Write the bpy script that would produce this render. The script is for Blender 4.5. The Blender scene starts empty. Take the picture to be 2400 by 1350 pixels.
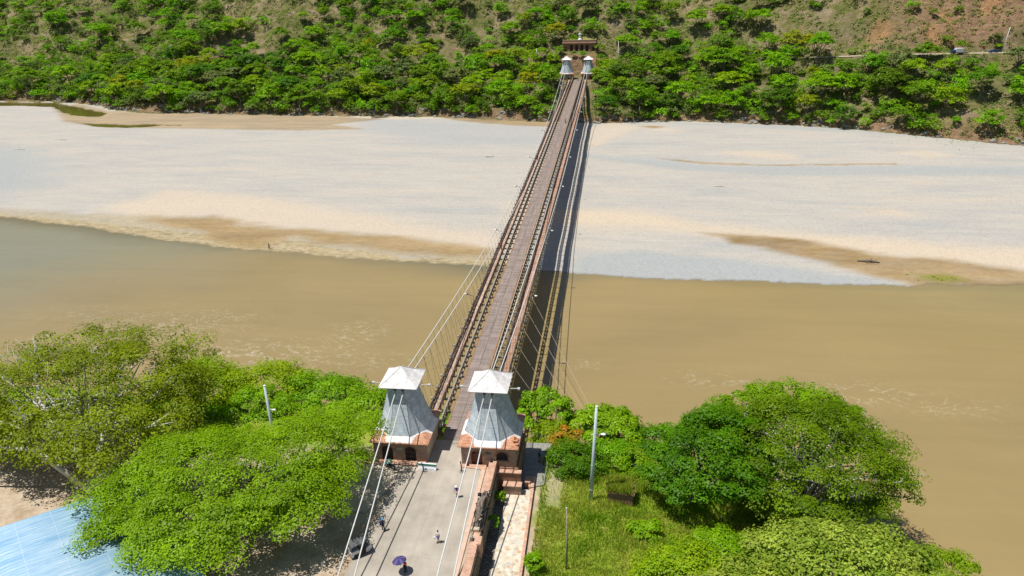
import bpy, bmesh, math, random
import numpy as np
from mathutils import Vector, Matrix
R = math.radians
random.seed(7)
C = bpy.context.scene.collection
sc = bpy.context.scene

# ------------------------------------------------------------------ camera, sky, sun, exposure
CAM = (20.5936, -82.1508, 59.3826)
cx_ = Vector((0.99114672, 0.12951956, -0.0292039))
cy_ = Vector((-0.02515327, 0.39914578, 0.91654239))
cz_ = Vector((0.13036678, -0.90769341, 0.39886987))
cam = bpy.data.cameras.new('camera'); camo = bpy.data.objects.new('camera', cam); C.objects.link(camo)
m = Matrix.Identity(4)
for i in range(3):
    m[i][0] = cx_[i]; m[i][1] = cy_[i]; m[i][2] = cz_[i]; m[i][3] = CAM[i]
camo.matrix_world = m
cam.sensor_width = 36; cam.lens = 1762.858 / 2400 * 36; cam.clip_start = 0.5; cam.clip_end = 6000
sc.camera = camo

SUN = Vector((-0.3332, -0.132, 1.0)).normalized()
w = bpy.data.worlds.new('World'); sc.world = w; w.use_nodes = True
nt = w.node_tree; bg = nt.nodes['Background']
sky = nt.nodes.new('ShaderNodeTexSky'); sky.sky_type = 'NISHITA'; sky.sun_disc = False
sky.sun_elevation = R(70.3); sky.sun_rotation = R(248.4); sky.air_density = 1.0; sky.dust_density = 0.6; sky.ozone_density = 1.5
nt.links.new(sky.outputs[0], bg.inputs[0]); bg.inputs[1].default_value = 0.07
sl = bpy.data.lights.new('sun', 'SUN'); sl.energy = 4.9; sl.angle = R(0.53); sl.color = (1.0, 0.955, 0.88)
so = bpy.data.objects.new('sun', sl); C.objects.link(so)
so.rotation_euler = SUN.to_track_quat('Z', 'Y').to_euler(); so.location = (-40, -20, 120)
sc.view_settings.view_transform = 'Standard'; sc.view_settings.look = 'None'
sc.view_settings.exposure = 0.1; sc.view_settings.gamma = 1.0; sc.view_settings.use_curve_mapping = False
sc.cycles.max_bounces = 6; sc.cycles.diffuse_bounces = 3; sc.cycles.transparent_max_bounces = 4

# ------------------------------------------------------------------ helpers
def tag(o, label=None, cat=None, group=None, kind=None):
    if label: o['label'] = label
    if cat: o['category'] = cat
    if group: o['group'] = group
    if kind: o['kind'] = kind
    return o
def empty(name, loc=(0, 0, 0), rz=0.0, label=None, cat=None, group=None):
    o = bpy.data.objects.new(name, None); C.objects.link(o); o.location = loc; o.rotation_euler = (0, 0, rz)
    o.empty_display_size = 0.3
    return tag(o, label, cat, group)
def copy_tree(o, parent=None):
    c = o.copy(); C.objects.link(c)
    if parent is not None: c.parent = parent
    for ch in list(o.children): copy_tree(ch, c)
    return c

def np_mesh(name, V, F, mat, parent=None, smooth=False, tint=None, tint_dom='POINT', uv=None, extra=None):
    """V (n,3), F (m,4) or (m,3) arrays -> object"""
    V = np.asarray(V, dtype=np.float32); F = np.asarray(F, dtype=np.int32)
    me = bpy.data.meshes.new(name); k = F.shape[1]
    me.vertices.add(len(V)); me.vertices.foreach_set('co', V.ravel())
    me.loops.add(F.size); me.loops.foreach_set('vertex_index', F.ravel())
    me.polygons.add(len(F)); me.polygons.foreach_set('loop_start', np.arange(0, F.size, k, dtype=np.int32))
    me.polygons.foreach_set('loop_total', np.full(len(F), k, dtype=np.int32))
    if smooth: me.polygons.foreach_set('use_smooth', np.ones(len(F), dtype=bool))
    me.update(calc_edges=True)
    if tint is not None:
        a = me.color_attributes.new('tint', 'FLOAT_COLOR', tint_dom)
        col = np.ones((len(tint), 4), dtype=np.float32); col[:, :tint.shape[1]] = tint
        a.data.foreach_set('color', col.ravel())
    if extra:
        for nm, arr in extra.items():
            a = me.attributes.new(nm, 'FLOAT', 'POINT'); a.data.foreach_set('value', np.asarray(arr, dtype=np.float32))
    me.validate()
    o = bpy.data.objects.new(name, me); C.objects.link(o)
    if mat: me.materials.append(mat)
    if parent is not None: o.parent = parent
    return o

class MB:
    """collects simple solids and links them as one mesh object"""
    def __init__(s): s.v = []; s.f = []
    def add(s, vs, fs):
        n = len(s.v); s.v.extend([tuple(v) for v in vs]); s.f.extend([tuple(n + i for i in f) for f in fs])
    def box(s, x0, x1, y0, y1, z0, z1):
        s.add([(x0,y0,z0),(x1,y0,z0),(x1,y1,z0),(x0,y1,z0),(x0,y0,z1),(x1,y0,z1),(x1,y1,z1),(x0,y1,z1)],
              [(3,2,1,0),(4,5,6,7),(0,1,5,4),(1,2,6,5),(2,3,7,6),(3,0,4,7)]); return s
    def bar(s, a, b, wx, wz=None, up=(0,0,1)):
        """rectangular bar from a to b, width wx, height wz"""
        wz = wx if wz is None else wz
        a = Vector(a); b = Vector(b); d = (b - a).normalized(); u = Vector(up)
        if abs(d.dot(u)) > .98: u = Vector((0, 1, 0))
        r = d.cross(u).normalized(); u = r.cross(d)
        vs = []
        for p in (a, b):
            for (i, j) in ((-1,-1),(1,-1),(1,1),(-1,1)): vs.append(p + r*(i*wx/2) + u*(j*wz/2))
        s.add(vs, [(3,2,1,0),(4,5,6,7),(0,1,5,4),(1,2,6,5),(2,3,7,6),(3,0,4,7)]); return s
    def tube(s, pts, rad, n=6, cap=True):
        pts = [Vector(p) for p in pts]; rad = [rad]*len(pts) if not hasattr(rad, '__len__') else rad
        base = len(s.v); up = Vector((0.13, 0.21, 1)).normalized(); rings = []
        for i, p in enumerate(pts):
            d = (pts[min(i+1, len(pts)-1)] - pts[max(i-1, 0)])
            d = d.normalized() if d.length > 1e-6 else Vector((0,0,1))
            u = up if abs(d.dot(up)) < .95 else Vector((1, 0, 0))
            r = d.cross(u).normalized(); q = r.cross(d)
            rings.append([p + (r*math.cos(2*math.pi*k/n) + q*math.sin(2*math.pi*k/n))*rad[i] for k in range(n)])
        for rg in rings: s.v.extend([tuple(v) for v in rg])
        for i in range(len(pts)-1):
            for k in range(n):
                a = base+i*n+k; b = base+i*n+(k+1) % n
                s.f.append((a, b, b+n, a+n))
        if cap:
            s.f.append(tuple(base+k for k in range(n))[::-1]); s.f.append(tuple(base+(len(pts)-1)*n+k for k in range(n)))
        return s
    def lathe(s, prof, n=16, c=(0, 0, 0)):
        base = len(s.v)
        for (r, z) in prof:
            for k in range(n):
                a = 2*math.pi*k/n; s.v.append((c[0]+r*math.cos(a), c[1]+r*math.sin(a), c[2]+z))
        for i in range(len(prof)-1):
            for k in range(n):
                a = base+i*n+k; b = base+i*n+(k+1) % n
                s.f.append((a, b, b+n, a+n))
        s.f.append(tuple(base+k for k in range(n))[::-1]); s.f.append(tuple(base+(len(prof)-1)*n+k for k in range(n)))
        return s
    def prism(s, poly, z0, z1):
        n = len(poly); s.add([(x, y, z0) for x, y in poly] + [(x, y, z1) for x, y in poly],
              [tuple(range(n))[::-1], tuple(range(n, 2*n))] + [(i, (i+1) % n, n+(i+1) % n, n+i) for i in range(n)]); return s
    def sphere(s, c, r, n=10, m=6, sc=(1, 1, 1)):
        prof = [(max(r*math.sin(math.pi*i/m), .001), -r*math.cos(math.pi*i/m)) for i in range(m+1)]
        base = len(s.v); s.lathe(prof, n)
        for i in range(base, len(s.v)):
            v = s.v[i]; s.v[i] = (c[0]+v[0]*sc[0], c[1]+v[1]*sc[1], c[2]+v[2]*sc[2])
        return s
    def torus(s, c, R0, r, axis='y', n=18, m=6):
        base = len(s.v)
        for i in range(n):
            a = 2*math.pi*i/n
            for j in range(m):
                b = 2*math.pi*j/m; q = R0 + r*math.cos(b); h = r*math.sin(b)
                if axis == 'y': v = (q*math.cos(a), h, q*math.sin(a))
                elif axis == 'x': v = (h, q*math.cos(a), q*math.sin(a))
                else: v = (q*math.cos(a), q*math.sin(a), h)
                s.v.append((c[0]+v[0], c[1]+v[1], c[2]+v[2]))
        for i in range(n):
            for j in range(m):
                s.f.append((base+i*m+j, base+i*m+(j+1) % m, base+((i+1) % n)*m+(j+1) % m, base+((i+1) % n)*m+j))
        return s
    def xform(s, M, start=0):
        for i in range(start, len(s.v)): s.v[i] = tuple(M @ Vector(s.v[i]))
        return s
    def build(s, name, mat, parent=None, smooth=False, bevel=0.0, label=None, cat=None, group=None, kind=None):
        me = bpy.data.meshes.new(name); me.from_pydata(s.v, [], s.f); me.update()
        bm = bmesh.new(); bm.from_mesh(me); bmesh.ops.recalc_face_normals(bm, faces=bm.faces); bm.to_mesh(me); bm.free()
        if smooth:
            for p in me.polygons: p.use_smooth = True
        o = bpy.data.objects.new(name, me); C.objects.link(o); me.materials.append(mat)
        if parent is not None: o.parent = parent
        if bevel:
            b = o.modifiers.new('bevel', 'BEVEL'); b.width = bevel; b.segments = 2; b.limit_method = 'ANGLE'
        return tag(o, label, cat, group, kind)

# ------------------------------------------------------------------ materials
def newmat(name, rough=.8, spec=.3, metal=0.0):
    m = bpy.data.materials.new(name); m.use_nodes = True
    b = m.node_tree.nodes['Principled BSDF']
    b.inputs['Roughness'].default_value = rough; b.inputs['Metallic'].default_value = metal
    b.inputs['Specular IOR Level'].default_value = spec
    return m, m.node_tree, b
def N(nt, t, **kw):
    n = nt.nodes.new('ShaderNode' + t)
    for k, v in kw.items(): setattr(n, k, v)
    return n
def coords(nt, scale=(1, 1, 1), space='Object', rot=(0, 0, 0)):
    tc = N(nt, 'TexCoord'); mp = N(nt, 'Mapping'); mp.inputs['Scale'].default_value = scale; mp.inputs['Rotation'].default_value = rot
    nt.links.new(tc.outputs[space], mp.inputs[0]); return mp.outputs[0]
def noise(nt, vec, scale, detail=4, rough=.55, dist=0.0):
    n = N(nt, 'TexNoise'); n.inputs['Scale'].default_value = scale; n.inputs['Detail'].default_value = detail
    n.inputs['Roughness'].default_value = rough; n.inputs['Distortion'].default_value = dist
    nt.links.new(vec, n.inputs['Vector']); return n.outputs['Fac']
def ramp(nt, fac, stops, interp='LINEAR'):
    r = N(nt, 'ValToRGB'); r.color_ramp.interpolation = interp
    e = r.color_ramp.elements
    while len(e) < len(stops): e.new(.5)
    for i, (p, c) in enumerate(stops):
        e[i].position = p; e[i].color = (c[0], c[1], c[2], 1) if hasattr(c, '__len__') else (c, c, c, 1)
    nt.links.new(fac, r.inputs[0]); return r.outputs[0]
def mix(nt, fac, a, b, mode='MIX'):
    n = N(nt, 'Mix', data_type='RGBA', blend_type=mode)
    for s, v in ((n.inputs[0], fac), (n.inputs[6], a), (n.inputs[7], b)):
        if hasattr(v, 'links') or hasattr(v, 'is_linked'): nt.links.new(v, s)
        elif hasattr(v, '__len__'): s.default_value = (v[0], v[1], v[2], 1)
        else: s.default_value = v
    return n.outputs[2]
def math_(nt, op, a, b=0.0, c=None, clamp=False):
    n = N(nt, 'Math', operation=op); n.use_clamp = clamp
    for i, v in enumerate((a, b, c)):
        if v is None: continue
        if hasattr(v, 'is_linked'): nt.links.new(v, n.inputs[i])
        else: n.inputs[i].default_value = v
    return n.outputs[0]
def attr(nt, name, out='Fac'):
    a = N(nt, 'Attribute'); a.attribute_name = name; return a.outputs[out]
def bump(nt, b, h, strength=.3, dist=.05):
    n = N(nt, 'Bump'); n.inputs['Strength'].default_value = strength; n.inputs['Distance'].default_value = dist
    nt.links.new(h, n.inputs['Height']); nt.links.new(n.outputs[0], b.inputs['Normal'])
def simple(name, col, rough=.7, spec=.3, metal=0.0, var=.18, scale=3.0, bs=0.0, stretch=(1, 1, 1)):
    m, nt, b = newmat(name, rough, spec, metal)
    v = coords(nt, stretch); f = noise(nt, v, scale, 5, .6)
    c = ramp(nt, f, [(.25, tuple(x*(1-var) for x in col)), (.75, tuple(min(x*(1+var), 1) for x in col))])
    nt.links.new(c, b.inputs['Base Color'])
    if bs: bump(nt, b, f, bs, .03)
    return m

M = {}
M['white_paint'] = simple('white_paint', (.72, .73, .74), .45, .4, var=.06, scale=1.2)
M['cable'] = simple('cable_paint', (.62, .62, .60), .5, .4, var=.1, scale=2)
M['thin_wire'] = simple('thin_wire', (.28, .24, .18), .6, .3)
M['steel_beam'] = simple('steel_beam', (.56, .56, .54), .55, .4, var=.25, scale=1.5)
M['dark_steel'] = simple('dark_steel', (.035, .035, .04), .5, .4, var=.3)
M['rust'] = simple('rust_edge', (.34, .17, .07), .8, var=.3, scale=2)
M['concrete_pole'] = simple('concrete_pole', (.50, .58, .64), .7, var=.1, scale=2)
M['wood_dark'] = simple('weathered_dark_wood', (.13, .095, .075), .85, var=.45, scale=5, bs=.4)
M['wood_rail'] = simple('weathered_rail_wood', (.22, .155, .125), .85, var=.35, scale=6, bs=.4)
M['wood_grey'] = simple('weathered_grey_wood', (.30, .26, .21), .85, var=.4, scale=4, bs=.5)
M['drift'] = simple('driftwood', (.19, .15, .12), .9, var=.4, scale=2, bs=.4)
M['black'] = simple('black_rubber', (.015, .015, .017), .6, var=.2)
M['glass_dark'] = simple('dark_glass', (.02, .025, .03), .08, .6, var=.1)
M['silver'] = simple('silver_paint', (.62, .62, .62), .3, .5, .2, var=.06)
M['canvas'] = simple('grey_canvas', (.115, .12, .125), .6, var=.18, scale=4, bs=.2)
M['bark'] = simple('bark', (.20, .165, .125), .9, var=.35, scale=3, bs=.5)
M['bark_white'] = simple('pale_bark', (.52, .50, .43), .85, var=.2, scale=2, bs=.3)
M['lamp_glass'] = simple('lamp_glass', (.8, .8, .8), .3, .5, var=.03)
M['terracotta'] = simple('terracotta', (.55, .25, .13), .8, var=.25, scale=6, bs=.2)
M['red'] = simple('red_cloth', (.6, .03, .025), .8, var=.15)
M['stone_grey'] = simple('stone_grey', (.26, .25, .22), .9, var=.4, scale=5, bs=.5)

def plank_mat(name, cols, run, plank, axis='y', seam=.06, mid=False):
    """boards laid across the bridge: each board its own tone"""
    m, nt, b = newmat(name, .85, .2)
    tc = N(nt, 'TexCoord'); sp = N(nt, 'SeparateXYZ'); nt.links.new(tc.outputs['Object'], sp.inputs[0])
    a = sp.outputs['Y' if axis == 'y' else 'X']; t = math_(nt, 'DIVIDE', a, plank)
    side = math_(nt, 'GREATER_THAN', sp.outputs['X'], 0.0); cell = math_(nt, 'ADD', math_(nt, 'FLOOR', t), math_(nt, 'MULTIPLY', side, 0.37))
    wn = N(nt, 'TexWhiteNoise', noise_dimensions='1D'); nt.links.new(cell, wn.inputs['W'])
    n2 = noise(nt, coords(nt, (1.2, .12, 1)), 1.3, 4, .6)
    f = math_(nt, 'ADD', math_(nt, 'MULTIPLY', wn.outputs[0], .35), math_(nt, 'MULTIPLY', n2, .65))
    c = ramp(nt, f, cols)
    n3 = noise(nt, coords(nt, (3, .25, 1)), .9, 5, .65); c = mix(nt, .55, c, ramp(nt, n3, [(.3, .72), (.7, 1.2)]), 'MULTIPLY')
    fr = math_(nt, 'FRACT', t); sm = math_(nt, 'LESS_THAN', fr, seam)
    if mid: sm = math_(nt, 'MAXIMUM', sm, math_(nt, 'LESS_THAN', math_(nt, 'ABSOLUTE', sp.outputs['X']), .035))
    if mid: sm = math_(nt, 'MAXIMUM', sm, math_(nt, 'LESS_THAN', math_(nt, 'FRACT', math_(nt, 'DIVIDE', a, 3.4)), .02))
    c = mix(nt, math_(nt, 'MULTIPLY', sm, .75), c, (.03, .02, .015))
    nt.links.new(c, b.inputs['Base Color'])
    bump(nt, b, wn.outputs[0], .25, .02)
    return m
M['deck'] = plank_mat('road_planks', [(.2, (.20, .158, .138)), (.5, (.265, .215, .19)), (.8, (.335, .28, .25))], 1, .29, mid=True)
M['walk'] = plank_mat('walkway_planks', [(.2, (.34, .22, .16)), (.5, (.46, .33, .26)), (.8, (.56, .43, .35))], 1, .62, seam=.05)
M['walk_red'] = plank_mat('reddish_walkway_planks', [(.2, (.29, .165, .115)), (.5, (.40, .24, .17)), (.8, (.47, .34, .28))], 1, .62, seam=.05)

def brick_mat(name, c1, c2, mortar, s=1.0, bw=.5, rh=.25, ms=.02, bs=.4, rot=None, face=True):
    m, nt, b = newmat(name, .9, .2)
    tc = N(nt, 'TexCoord'); geo = N(nt, 'NewGeometry'); sp = N(nt, 'SeparateXYZ'); nt.links.new(tc.outputs['Object'], sp.inputs[0])
    sn = N(nt, 'SeparateXYZ'); nt.links.new(tc.outputs['Normal'], sn.inputs[0])
    ax = math_(nt, 'GREATER_THAN', math_(nt, 'ABSOLUTE', sn.outputs['X']), .7)
    az = math_(nt, 'GREATER_THAN', math_(nt, 'ABSOLUTE', sn.outputs['Z']), .7)
    u = N(nt, 'Mix', data_type='FLOAT'); nt.links.new(ax, u.inputs[0]); nt.links.new(sp.outputs['X'], u.inputs[2]); nt.links.new(sp.outputs['Y'], u.inputs[3])
    vv = N(nt, 'Mix', data_type='FLOAT'); nt.links.new(az, vv.inputs[0]); nt.links.new(sp.outputs['Z'], vv.inputs[2]); nt.links.new(sp.outputs['Y'], vv.inputs[3])
    cb = N(nt, 'CombineXYZ'); nt.links.new(u.outputs[0], cb.inputs[0]); nt.links.new(vv.outputs[0], cb.inputs[1])
    br = N(nt, 'TexBrick'); nt.links.new(cb.outputs[0], br.inputs['Vector'])
    br.inputs['Scale'].default_value = s; br.inputs['Brick Width'].default_value = bw; br.inputs['Row Height'].default_value = rh
    br.inputs['Mortar Size'].default_value = ms; br.inputs['Color1'].default_value = (*c1, 1); br.inputs['Color2'].default_value = (*c2, 1); br.inputs['Mortar'].default_value = (*mortar, 1)
    n = noise(nt, tc.outputs['Object'], 1.3, 5, .65)
    c = mix(nt, .8, br.outputs['Color'], ramp(nt, n, [(.3, (.62, .6, .58)), (.7, (1.15, 1.1, 1.05))]), 'MULTIPLY')
    nt.links.new(c, b.inputs['Base Color']); bump(nt, b, br.outputs['Fac'], -bs, .02)
    return m
M['brick'] = brick_mat('brick_wall', (.24, .125, .085), (.43, .26, .18), (.44, .39, .32), 1, .34, .13, .02)
M['brick_path'] = brick_mat('brick_paving', (.50, .27, .18), (.58, .36, .26), (.60, .48, .40), 1, .42, .30, .022, .2)
M['old_brick'] = brick_mat('old_brick', (.26, .12, .075), (.36, .19, .12), (.25, .19, .14), 1, .5, .2, .03)
M['rubble'] = brick_mat('rubble_stone', (.16, .14, .11), (.34, .31, .26), (.10, .09, .07), 1, .55, .32, .05, .6)
M['tile'] = brick_mat('clay_tiles', (.52, .25, .15), (.62, .37, .25), (.26, .12, .07), 1, .30, .42, .02, .4)
M['zinc'] = brick_mat('zinc_sheets', (.48, .58, .66), (.57, .66, .73), (.36, .42, .47), 1, .95, 1.0, .028, .3)
# zinc gets long vertical weather streaks
def streak(mat, sc=(3, 3, .12), lo=.72, hi=1.12, amt=.7):
    nt = mat.node_tree; b = nt.nodes['Principled BSDF']; l = b.inputs['Base Color'].links[0]; src = l.from_socket
    n = noise(nt, coords(nt, sc), 2.2, 4, .6); c = mix(nt, amt, src, ramp(nt, n, [(.3, lo), (.7, hi)]), 'MULTIPLY')
    nt.links.new(c, b.inputs['Base Color'])
streak(M['zinc'], (5, 5, .10), .78, 1.10, .8)
M['zinc'].node_tree.nodes['Principled BSDF'].inputs['Roughness'].default_value = .55
M['plaster'] = simple('stained_plaster', (.50, .42, .31), .9, var=.3, scale=1.5, stretch=(1, 1, .35), bs=.2)
streak(M['plaster'], (1.2, 1.2, .3), .6, 1.1, .6)

def leaf_mat(name, base, hi, trans=.4, huevar=.012):
    m = bpy.data.materials.new(name); m.use_nodes = True; nt = m.node_tree; nt.nodes.clear()
    out = N(nt, 'OutputMaterial'); a = attr(nt, 'tint', 'Color'); sp = N(nt, 'SeparateColor'); nt.links.new(a, sp.inputs[0])
    c = mix(nt, sp.outputs[0], base, hi)
    oi = N(nt, 'ObjectInfo'); hsv = N(nt, 'HueSaturation')
    nt.links.new(math_(nt, 'MULTIPLY_ADD', oi.outputs['Random'], huevar*2, .5-huevar), hsv.inputs['Hue'])
    nt.links.new(math_(nt, 'MULTIPLY_ADD', sp.outputs[1], .55, .68), hsv.inputs['Value'])
    nt.links.new(c, hsv.inputs['Color'])
    d = N(nt, 'BsdfDiffuse'); t = N(nt, 'BsdfTranslucent'); g = N(nt, 'BsdfGlossy'); g.inputs['Roughness'].default_value = .45
    g.inputs['Color'].default_value = (.8, .85, .8, 1)
    nt.links.new(hsv.outputs[0], d.inputs[0])
    tc = mix(nt, 1.0, hsv.outputs[0], (1.1, 1.15, .5), 'MULTIPLY'); nt.links.new(tc, t.inputs[0])
    m1 = N(nt, 'MixShader'); m1.inputs[0].default_value = trans; nt.links.new(d.outputs[0], m1.inputs[1]); nt.links.new(t.outputs[0], m1.inputs[2])
    m2 = N(nt, 'MixShader'); m2.inputs[0].default_value = .012; nt.links.new(m1.outputs[0], m2.inputs[1]); nt.links.new(g.outputs[0], m2.inputs[2])
    nt.links.new(m2.outputs[0], out.inputs[0]); return m
LM = {
 'feather': leaf_mat('feathery_leaves', (.17, .29, .003), (.33, .50, .008)),
 'bright': leaf_mat('bright_leaves', (.14, .31, .003), (.30, .54, .010)),
 'olive': leaf_mat('olive_leaves', (.13, .205, .004), (.30, .40, .010)),
 'dome': leaf_mat('dome_tree_leaves', (.078, .165, .002), (.215, .345, .006)),
 'dark': leaf_mat('dark_leaves', (.060, .15, .002), (.165, .33, .005)),
 'mango': leaf_mat('flowering_mango_leaves', (.12, .24, .008), (.46, .54, .075), .35),
 'lime': leaf_mat('lime_leaves', (.19, .34, .004), (.40, .53, .012)),
 'orange': leaf_mat('orange_flowering_leaves', (.15, .30, .006), (.55, .24, .02), .3),
 'h_bright': leaf_mat('far_bright_leaves', (.16, .335, .004), (.35, .59, .010), .48, .02),
 'h_mid': leaf_mat('far_green_leaves', (.11, .235, .008), (.265, .45, .012), .48, .02),
 'h_dark': leaf_mat('far_dark_leaves', (.065, .16, .010), (.155, .305, .015), .48, .02),
 'h_yellow': leaf_mat('far_yellowish_leaves', (.21, .27, .006), (.40, .46, .010), .42, .02),
 'h_grey': leaf_mat('far_dull_leaves', (.13, .18, .045), (.25, .31, .09), .4, .02),
 'scrub': leaf_mat('scrub_leaves', (.13, .20, .020), (.32, .36, .08), .35, .03),
 'grass': leaf_mat('grass_blades', (.21, .37, .008), (.58, .58, .11), .4, .02),
}
#TERRAIN_BEGIN
def vhash(ix, iy, s):
    h = (ix.astype(np.int64)*374761393 + iy.astype(np.int64)*668265263 + s*982451653) & 0x7fffffff
    h = ((h ^ (h >> 13)) * 1274126177) & 0x7fffffff
    return ((h ^ (h >> 16)) & 0xffff) / 65535.0
def vnoise(x, y, s=0):
    x = np.asarray(x, float); y = np.asarray(y, float)
    ix = np.floor(x); iy = np.floor(y); fx = x-ix; fy = y-iy; fx = fx*fx*(3-2*fx); fy = fy*fy*(3-2*fy)
    ix = ix.astype(int); iy = iy.astype(int)
    return (vhash(ix, iy, s)*(1-fx)+vhash(ix+1, iy, s)*fx)*(1-fy)+(vhash(ix, iy+1, s)*(1-fx)+vhash(ix+1, iy+1, s)*fx)*fy
def fbm(x, y, s=0, o=4):
    t = 0; a = .5; n = 0
    for i in range(o): t = t+a*vnoise(x*2**i, y*2**i, s+i*17); n += a; a *= .5
    return t/n
def sst(a, b, x): t = np.clip((x-a)/(b-a), 0, 1); return t*t*(3-2*t)
FX = np.array([-900, -480, -364, -331, -290, -266, -240, -226, -147, -76, -19, 12, 52, 99, 125, 154, 180, 260, 420.])
FY = np.array([362, 362, 360, 358, 342, 326, 316, 315, 306, 301, 289, 283, 287, 277, 267, 251, 235, 190, 120.])
NX = np.array([-900, -300, -120, -60, -10, 15, 40, 54, 60, 58, 70, 130.])
NY = np.array([40, 32, 27, 25, 19, 20, 19, 9, -8, -40, -120, -300.])
WATER = -13.75
def hill_z(x, y):
    ys = np.interp(x, FX, FY) + (fbm(x/9, y*0, 5)-.5)*5
    d = (y-ys)*.93
    bank = 3.6*sst(-1, 6, d)
    a = bank + np.clip(d-4, 0, 49)*.185 + np.clip(d-53, 0, 400)*.62
    b = bank + np.clip(d-4, 0, 46)*.50 + np.clip(d-56, 0, 400)*.66
    t = sst(55, 130, x)
    z = -13.1 + a*(1-t)+b*t
    n = (fbm(x/38, y/38, 11)-.5)*13 + (fbm(x/9, y/9, 3)-.5)*3.2
    rid = (1-np.abs(2*vnoise(x/55+.3*y/60, y/150, 31)-1))*8
    z = z + (n+rid-4)*sst(4, 60, d) + (fbm(x/3, y/3, 8)-.5)*1.3*sst(0, 5, d)
    z = np.where(d < -2, -14.6-.02*np.abs(d), z)
    # level ground for the far towers, the arcade and the right-hand road
    q = sst(16, 9, np.abs(x))*sst(318, 326, y)*sst(350, 346, y); z = z*(1-q) + (-.12)*q
    q = sst(15, 10, np.abs(x+.3))*sst(348, 353, y)*sst(366, 361, y); z = z*(1-q) + (9.6+.55*np.clip(y-353, 0, 12))*q
    yr = np.interp(x, RX, RY); zr = np.interp(x, RX, RZ)
    q = sst(7, 3.4, np.abs(y-yr))*sst(95, 110, x); z = z*(1-q)+(zr-.1)*q
    q = sst(7, 14, y-yr)*sst(120, 140, x); z = z+q*2.5*(vnoise(x/7, y/5, 77)+.2)
    return z
RX = np.array([60, 100, 150, 203, 260, 400.]); RY = np.array([350, 322, 303, 299, 297, 300.]); RZ = np.array([6, 10.5, 13.9, 14.6, 15.5, 17.])
def near_z(x, y):
    x = np.asarray(x, float); y = np.asarray(y, float)
    ys = np.interp(x, NX, NY); d = (ys-y)*.95
    # the bank also turns along the right side
    xe = np.interp(-y, [-20, -9, 8, 40, 120, 300], [40, 54, 60, 58, 70, 130]); d = np.minimum(d, (xe-x)*.9)
    P = np.where(x < 6.2, 0., -3.3 - .07*np.clip(x-13, 0, 60) - .05*np.clip(y+20, -40, 30)*sst(12, 20, x))
    P = np.where(x < 6.2, -.03, P)
    t = sst(0, 17, d)
    z = -13.9+(P+13.9)*t
    z = z + (fbm(x/5, y/5, 41)-.5)*.9*sst(12.5, 15, x)
    z = np.where((x < 2.6) & (x > -13) & (y < 1.2), np.minimum(z, -.15), z)
    return np.where(d < 0, -13.9+np.clip(d, -20, 0)*.15, z)
#TERRAIN_END

# ------------------------------------------------------------------ ground sheets
def sdf_poly(px, py, poly):
    """signed distance, positive inside"""
    d = np.full(px.shape, 1e9); inside = np.zeros(px.shape, bool); n = len(poly)
    for i in range(n):
        x0, y0 = poly[i]; x1, y1 = poly[(i+1) % n]; ex, ey = x1-x0, y1-y0
        t = np.clip(((px-x0)*ex+(py-y0)*ey)/(ex*ex+ey*ey+1e-9), 0, 1)
        d = np.minimum(d, np.hypot(px-x0-t*ex, py-y0-t*ey))
        c = ((y0 > py) != (y1 > py)) & (px < (x1-x0)*(py-y0)/((y1-y0) if y1 != y0 else 1e-9)+x0); inside ^= c
    return np.where(inside, d, -d)
WETA = [(-129.5,130.3),(-107.2,135.1),(-94.6,127.1),(-73.8,124),(-52.4,120),(-32.1,115.8),(-12.6,109.9),(-11.7,104),(-23.2,103.4),(-35.6,105.3),(-47.4,108.1),(-61.1,111.5),(-72.8,118.3),(-76.8,112.2),(-79.7,107.1),(-91.5,110),(-103.8,120.7),(-116.1,124.9)]
CRUST = [(-250,147),(-184,135.7),(-148,129.1),(-110.6,120.4),(-88.8,115.2),(-72.6,114.5),(-47,107.1),(-33.7,102.8),(-4,102.5),(-4,94.3),(-33.8,96.4),(-48.9,97.8),(-64,100.8),(-78.7,103.1),(-108.2,109.3),(-145.8,120.8),(-180.4,129.3),(-250,140)]
WETB = [(45.3,125.7),(58.2,125.2),(74.3,120),(88.3,111),(103.1,108.8),(120.2,102),(160,90),(160,84),(116.5,90.8),(91.9,88.8),(88.1,93.9),(75.7,102.8),(66.7,109.8),(53.6,117.3),(50.8,122.3)]
ALGAE = [(93.4,98.2),(101.6,99.2),(106.7,95),(97.3,92.6),(93,94.2)]
TAN = [(-315.3,337.2),(-274.4,291),(-238.5,274.9),(-190.1,272.2),(-131.6,266.5),(-100.6,270.1),(-119.5,280.6),(-97,294.4),(-147.6,308),(-229.9,322.8),(-268.3,321.3),(-304.7,346)]
POND = [(-474.2,368),(-345.1,356),(-326.6,354.3),(-288.7,331.3),(-264.8,317),(-261.9,303.9),(-279,308),(-298.4,320.2),(-315.3,337.2),(-337.8,342.3),(-421.7,346.9),(-500,350)]
STRIP = [(-269.7,290.8),(-246,287),(-234,283.6),(-222,286),(-206,283.2),(-198.4,283),(-200,280),(-212,281.5),(-216,278),(-227.2,275.8),(-245.6,278.2)]
TAN2 = [(-68.6,298.1),(-41.4,295.2),(-8.8,289.2),(-8.7,272.9),(-28.6,278.2),(-50.9,285.8)]
BLUE1 = [(-330,246),(-246.3,226.6),(-215.2,199.7),(-190.8,170.7),(-203.3,149),(-290,158.5)]
BLUE2 = [(12,106.5),(28.1,110.4),(49.7,105.3),(69.8,99.6),(92,91.2),(72.8,87.1),(43.1,88),(11.1,90.7)]
CHAN = [(8,221),(30.6,213.4),(54.4,205),(77.2,201.5),(107.6,202.6),(205,202.3),(205,190),(160.7,190.7),(104.1,188.4),(75.2,189),(45.9,196.2),(22.3,206.9),(8,214)]
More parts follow.
